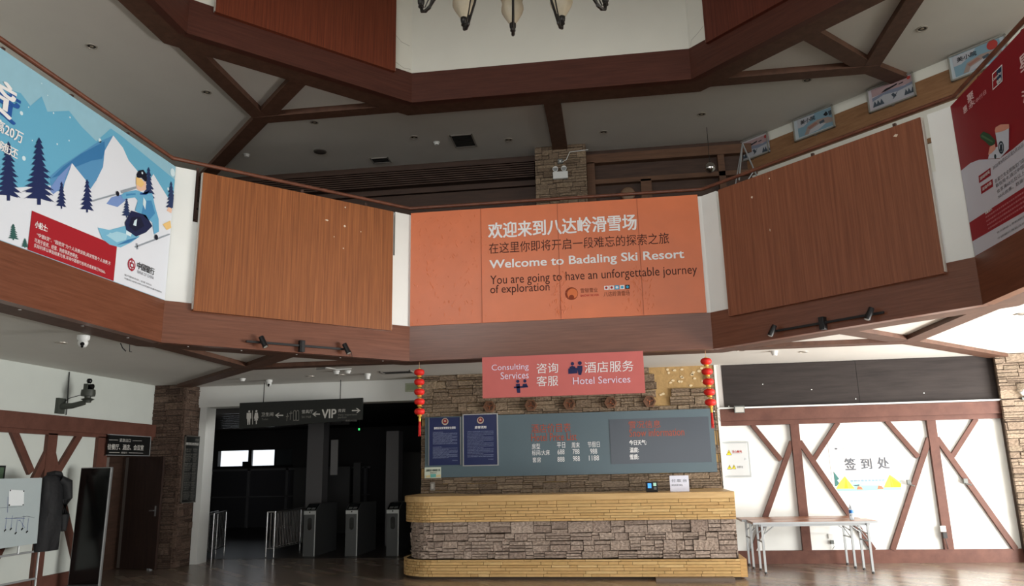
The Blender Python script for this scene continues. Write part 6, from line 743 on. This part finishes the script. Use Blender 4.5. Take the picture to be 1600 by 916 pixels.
# ------------------------------------------------------------------ ceiling fittings, ground storey
def turret(label, x, y, z=ZC, s=1.0, tilt=(.3, -.8)):
    t = thing('turret_camera', label, 'camera', (x, y, z - .12 * s), 'white turret cameras on the lower ceiling'); M = Matrix.Translation((x, y, z))
    m = MB(); m.lathe([(.058 * s, 0), (.06 * s, -.03 * s), (.05 * s, -.05 * s)], M, 20); m.build('base', white_pl, t, smooth=True)
    m = MB(); c = Vector((x, y, z - .075 * s)); m.lathe([(.001, .05 * s), (.035 * s, .036 * s), (.048 * s, .01 * s), (.048 * s, -.012 * s), (.034 * s, -.036 * s), (.001, -.05 * s)], Matrix.Translation(c), 20); b = m.build('eyeball', white_pl, t, smooth=True)
    d = Vector((tilt[0], tilt[1], -.35)).normalized(); m = MB(); m.cyl(c + d * .04 * s, c + d * .053 * s, .02 * s, None, 14); m.cyl(c + d * .04 * s + Vector((0, 0, -.026 * s)), c + d * .052 * s + Vector((0, 0, -.026 * s)), .012 * s, None, 12); m.build('lens', lens_m, b)
turret('white turret camera on soffit under ski poster', -6.02, 7.92, ZS + .0, 1.15, (.5, -.8)); turret('white turret camera on ceiling in front of passage lintel', -6.22, 13.2)
def detector(label, x, y, cat='smoke detector', h=.05, r=.055):
    t = thing('smoke_detector', label, cat, (x, y, ZC - h), 'white detectors on the lower ceiling'); M = Matrix.Translation((x, y, ZC)); m = MB(); m.lathe([(r, 0), (r, -h * .4)], M, 18); m.build('base', white_pl, t, smooth=True); m = MB(); m.lathe([(r * .85, -h * .4), (r * .7, -h), (.001, -h)], M, 18); m.build('sensor', white_pl, t, smooth=True)
detector('small white detector on ceiling nearest stone column', -6.56, 12.85); detector('white conical detector on ceiling near lintel grille', -4.24, 12.86, h=.1); detector('white detector on ceiling above dark display board', 2.52, 12.0, h=.07)
detector('pair of small white detectors on ceiling near lantern, the closer one', -4.6, 12.3, h=.06); detector('pale detector beside the closer one, nearer to lantern', -4.42, 12.35, h=.05)
def downlight(label, x, y, z, grp, r=.06, nm='downlight'):
    t = thing(nm, label, 'downlight', (x, y, z - .012), grp); M = Matrix.Translation((x, y, z)); m = MB(); m.lathe([(r * .72, -.002), (r * .8, -.012), (r, -.01), (r * 1.02, 0)], M, 20); m.build('trim_ring', mat('downlight_ring', (176, 170, 160), .35, .3), t, smooth=True)
    m = MB(); m.cyl((x, y, z - .004), (x, y, z - .001), r * .74, None, 16); c = m.build('baffle', mat('downlight_dark', (40, 36, 32), .5), t); m = MB(); m.lathe([(.001, -.012), (r * .3, -.01), (r * .36, -.004)], M, 12); m.build('bulb', mat('downlight_bulb', (150, 140, 124), .2), t, smooth=True)
for lab, x, y in (('recessed downlight in lower ceiling behind the turret camera', -6.85, 8.62), ('recessed downlight in lower ceiling before the lintel, beside the grille', -4.72, 12.85), ('recessed downlight in lower ceiling near lantern by price board end', 1.98, 11.75), ('recessed downlight in lower ceiling under coffee poster', 4.9, 9.6), ('faint downlight in lower ceiling before stone column', -5.3, 12.9), ('narrow strip downlight over dark display board', 3.0, 12.2)): downlight(lab, x, y, ZC, 'downlights in the lower ceiling', .07)
def vent(label, x0, y0, x1, y1, z, grp=None):
    t = thing('ceiling_vent', label, 'vent', ((x0 + x1) / 2, (y0 + y1) / 2, z - .02), 'ceiling vents'); m = MB(); w = .025
    for a, b in (((x0, y0), (x1, y0 + w)), ((x0, y1 - w), (x1, y1)), ((x0, y0), (x0 + w, y1)), ((x1 - w, y0), (x1, y1))): m.box((a[0], a[1], z - .015), (b[0], b[1], z))
    m.build('frame', mat('vent_frame', (150, 146, 140), .5), t); m = MB(); m.box((x0 + w, y0 + w, z - .003), (x1 - w, y1 - w, z - .001)); m.build('backing', dull_hole, t)
    m = MB(); k = int((y1 - y0) / .05)
    for i in range(1, k): y = y0 + (y1 - y0) * i / k; m.box((x0 + w, y - .004, z - .012), (x1 - w, y + .004, z - .004))
    m.build('slats', mat('vent_slat', (44, 42, 40), .6), t)
vent('dark return grille in lower ceiling before white lintel', -3.95, 12.6, -3.4, 12.95, ZC); vent('square dark vent in gallery ceiling beside the central beam', -2.7, 12.6, -2.28, 13.15, ZU); vent('small dark vent in gallery ceiling near slatted band', -4.45, 13.35, -4.08, 13.6, ZU)
t = thing('ceiling_wire', 'loose black wire ends hanging from lower soffit', 'wire', (-6.2, 8.85, 3.1)); m = MB(); m.tube([(-6.2, 8.85, ZC), (-6.18, 8.87, 3.24), (-6.15, 8.9, 3.2)], .007); m.tube([(-6.12, 8.92, ZC), (-6.12, 8.93, 3.2), (-6.09, 8.93, 3.195)], .005); m.build('wire', black, t)
t = thing('ceiling_fixture', 'small clear lamp fitting with loose white cable on lower ceiling', 'lamp', (-4.67, 11.7, 3.22)); m = MB(); m.cyl((-4.72, 11.7, 3.27), (-4.56, 11.7, 3.27), .02, None, 10); m.build('body', steel, t); m = MB(); m.tube([(-4.6, 11.72, 3.29), (-4.45, 11.9, 3.27), (-4.25, 12.05, 3.29)], .008); m.build('cable', white_pl, t)
t = sheet_thing('exit_light_box', 'pale green exit light box on white lintel behind lantern', 'light box', FB(13.9), -3.83, 3.06, -3.42, 3.22, 0, .05, mat('exit_box_pale', (176, 182, 158), .5), 'housing'); m = MB(); m.fbox(FB(13.9), -3.8, 3.09, .05, -3.45, 3.19, .054); m.build('face', mat('exit_box_face', (160, 172, 140), .4), t)
# ------------------------------------------------------------------ gallery ceiling fittings
for lab, x, y in (('gallery downlight nearest the ski poster rail', -7.05, 8.81), ('gallery downlight second from ski poster, left of ceiling beams', -6.16, 10.33), ('gallery downlight just behind the left beam junction', -4.9, 11.66), ('gallery downlight between left beam junction and square vent', -3.35, 12.56), ('gallery downlight between square vent and central beam', -1.66, 12.98), ('gallery downlight first to the right of central beam', .1, 12.96), ('gallery downlight above the first hung picture', 1.81, 12.53), ('gallery downlight in front of right beam junction', 3.36, 11.58), ('gallery downlight nearest the coffee poster, above last picture', 4.63, 10.32)):
    downlight(lab, x, y, ZU, 'downlights in the gallery ceiling', .075)
t = thing('ceiling_speaker', 'round dark ceiling speaker in gallery ceiling near small vent', 'speaker', (-5.27, 12.86, ZU - .02)); m = MB(); m.lathe([(.12, 0), (.12, -.012), (.1, -.018)], Matrix.Translation((-5.27, 12.86, ZU)), 24); m.build('rim', mat('speaker_rim', (96, 90, 84), .6), t); m = MB(); m.lathe([(.1, -.018), (.06, -.022), (.001, -.023)], Matrix.Translation((-5.27, 12.86, ZU)), 24); m.build('grille', mat('speaker_grille', (78, 74, 70), .7), t)
for lab, x, y in (('small white smoke detector in gallery ceiling near square vent', -3.0, 12.86), ('small white smoke detector in gallery ceiling above orange brown board', -6.69, 12.75)):
    t = thing('gallery_detector', lab, 'smoke detector', (x, y, ZU - .05), 'detectors in the gallery ceiling'); M = Matrix.Translation((x, y, ZU)); m = MB(); m.lathe([(.06, 0), (.06, -.02)], M, 18); m.build('base', white_pl, t); m = MB(); m.lathe([(.05, -.02), (.04, -.05), (.001, -.052)], M, 18); m.build('sensor', white_pl, t, smooth=True)
t = thing('emergency_light', 'white twin head emergency light on gallery stone column', 'emergency light', (-.75, 13.36, 6.88)); F = FB(13.39)
m = MB(); m.fbox(F, -.88, 6.89, 0, -.6, 7.03, .06); m.build('battery_box', white_pl, t, bevel=.006)
for x in (-.83, -.67):
    m = MB(); m.cyl(F(x, 7.09, .01), F(x, 7.08, .07), .045, .052, 18); h = m.build('lamp_head', white_pl, t, smooth=True); m = MB(); m.cyl(F(x, 7.08, .07), F(x, 7.08, .074), .044, None, 16); m.build('lamp_lens', mat('lamp_lens', (150, 152, 152), .1), h)
t = sheet_thing('junction_box', 'small square junction box above the emergency light', 'junction box', FB(13.39), -.78, 7.2, -.69, 7.29, 0, .03, grey_pl, 'cover'); m = MB(); m.cyl(FB(13.39)(-.735, 7.245, .03), FB(13.39)(-.735, 7.245, .036), .018); m.build('socket', white_pl, t)
m = MB(); m.tube([FB(13.39)(-.69, 7.235, .02), FB(13.39)(-.62, 7.27, .015), FB(13.39)(-.55, 7.42, .015), FB(13.39)(-.2, 7.44, .015)], .007); m.build('cable', white_pl, t)
t = thing('mirror_ball', 'small chrome ball hanging before gallery panelling', 'ball', (1.96, 13.1, 6.7)); m = MB(); m.lathe([(.001, .1), (.05, .087), (.087, .05), (.1, 0), (.087, -.05), (.05, -.087), (.001, -.1)], Matrix.Translation((1.96, 13.09, 6.8)), 24); m.build('ball', mat('chrome_ball', (210, 210, 210), .06, 1), t, smooth=True); m = MB(); m.cyl((1.96, 13.09, 6.9), (1.96, 13.09, ZU), .005, None, 6); m.build('cord', black, t)
t = thing('wall_lamp', 'round dim wall lamp on gallery panelling', 'lamp', (.62, 13.66, 6.66)); m = MB(); m.lathe([(.001, .03), (.11, .02), (.13, 0)], Matrix.Translation((.5, 13.67, 6.62)) @ Matrix.Rotation(R(90), 4, 'X'), 24); m.build('shade', mat('lamp_shade_brown', (128, 104, 84), .4), t, smooth=True); m = MB(); m.lathe([(.13, 0), (.14, -.012)], Matrix.Translation((.5, 13.67, 6.62)) @ Matrix.Rotation(R(90), 4, 'X'), 24); m.build('rim', rail_m, t)
t = thing('leaning_frame', 'thin metal frame leaning at the gallery corner', 'frame', (2.5, 13.4, 5.6)); m = MB(); m.tube([(2.3, 13.25, 5.6), (2.62, 13.4, 7.35)], .014); m.tube([(2.62, 13.4, 7.35), (2.75, 13.1, 6.6)], .014); m.tube([(2.2, 13.5, 5.6), (2.62, 13.4, 7.35)], .01); m.build('bars', steel_paint, t); m = MB(); m.tube([(2.42, 13.3, 6.3), (2.72, 13.14, 6.7)], .01); m.build('crossbar', steel_paint, t)
# pictures leaning out from the angled wall
FP = frame((16.48 * .5, 16.48 * .5, 0), (S2, -S2, 0), Z, (-S2, -S2, 0))
for i, (u0, u1, lab, bgc) in enumerate(((-8.03, -7.3, 'framed snow picture hung nearest the gallery corner', (186, 182, 186)), (-6.78, -6.02, 'framed blue picture with snowy houses, second on angled wall', (180, 190, 196)), (-5.42, -4.67, 'framed snow picture at the beam end, third on angled wall', (182, 176, 184)), (-4.15, -3.36, 'framed blue picture with red disc beside coffee poster rail', (176, 188, 196)))):
    t = thing('gallery_picture', lab, 'picture', FP((u0 + u1) / 2, 7.15, 0), 'framed pictures on the angled gallery wall'); z0, z1 = 7.15, 7.56
    m = MB(); w = .022
    for a, b in (((u0, z0), (u1, z0 + w)), ((u0, z1 - w), (u1, z1)), ((u0, z0), (u0 + w, z1)), ((u1 - w, z0), (u1, z1))): m.fbox(FP, a[0], a[1], -.03, b[0], b[1], .012)
    m.build('frame', mat('picture_frame_grey', (150, 150, 142), .4, .3), t); m = MB(); m.fbox(FP, u0 + w, z0 + w, -.02, u1 - w, z1 - w, -.008); m.build('print', mat('picture_base%d' % i, bgc, .4), t)
    print_art('pic%d' % (i + 1), FP, t, -.0079)
    m = MB(); m.tube([FP((u0 + u1) / 2 - .1, z1 - .03, -.03), FP((u0 + u1) / 2, z1 - .06, -.05)], .004, 6); m.fbox(FP, (u0 + u1) / 2 - .02, z0 - .01, -.05, (u0 + u1) / 2 + .02, z0 + .03, -.02); m.build('hook', steel, t)

# ------------------------------------------------------------------ chandelier
cx, cy, zb = -.71, 6.33, 6.36; iron = mat('wrought_iron', (52, 50, 48), .4, .6, noise=.1); shade_m = mat('alabaster_shade', (206, 196, 172), .35, noise=.08, nscale=9); shade_in = shade_m
ch = thing('chandelier', 'large wrought iron chandelier with cream tulip glass shades', 'chandelier', (cx, cy, zb))
m = MB(); M = Matrix.Translation((cx, cy, 0)); m.lathe([(.001, 6.75), (.05, 6.77), (.09, 6.85), (.06, 6.95), (.12, 7.05), (.14, 7.15), (.06, 7.25), (.04, 7.6), (.08, 7.75), (.05, 7.9), (.03, 8.2), (.03, 8.6), (.015, 8.7)], M, 24); m.build('stem', iron, ch, smooth=True)
m = MB()
for k in range(40): z = 8.7 + k * .08; m.tube([(cx + .018 * math.cos(a) * (k % 2), cy + .018 * math.cos(a) * (1 - k % 2), z + .05 * math.sin(a)) for a in [j * math.pi / 4 for j in range(9)]], .005, 5)
m.build('chain', iron, ch)
for k in range(14):
    a = R(-8.3 + 360 / 14 * k); d = Vector((math.sin(a), math.cos(a), 0)); C0 = Vector((cx, cy, 0))
    P = lambda r, z, s=0.0: C0 + d * r + Vector((d.y, -d.x, 0)) * s + Vector((0, 0, z))
    m = MB(); m.tube([P(.08, 7.1), P(.3, 7.25), P(.55, 7.15), P(.75, 6.85), P(.95, 6.52), P(1.12, zb + .02), P(1.19, zb - .015), P(1.24, zb + .005), P(1.255, zb + .07)], [.014, .014, .014, .014, .014, .016, .02, .02, .016], 8)
    m.tube([P(1.19, zb - .01), P(1.13, zb + .0), P(1.1, zb + .06), P(1.095, zb + .09)], [.018, .017, .014, .012], 8); m.tube([P(.6, 7.05), P(.8, 6.95), P(1.0, 6.75), P(1.12, 6.5), P(1.2, zb + .03)], .008, 6)
    arm = m.build('arm', iron, ch, smooth=True)
    m = MB(); m.lathe([(.018, .05), (.03, .06), (.03, .075), (.02, .085), (.034, .1), (.038, .13), (.036, .16), (.02, .165)], Matrix.Translation(P(1.255, zb)), 14); m.build('candle_cup', iron, arm, smooth=True)
    m = MB(); m.lathe([(.036, .15), (.055, .18), (.082, .225), (.108, .275), (.122, .32), (.12, .37), (.11, .41), (.118, .45), (.145, .49), (.15, .5), (.138, .49), (.108, .45), (.1, .41), (.112, .33), (.07, .22), (.03, .165)], Matrix.Translation(P(1.255, zb)), 24, 0, .05, 6); m.build('glass_shade', shade_m, arm, smooth=True)
bpy.context.view_layer.update()
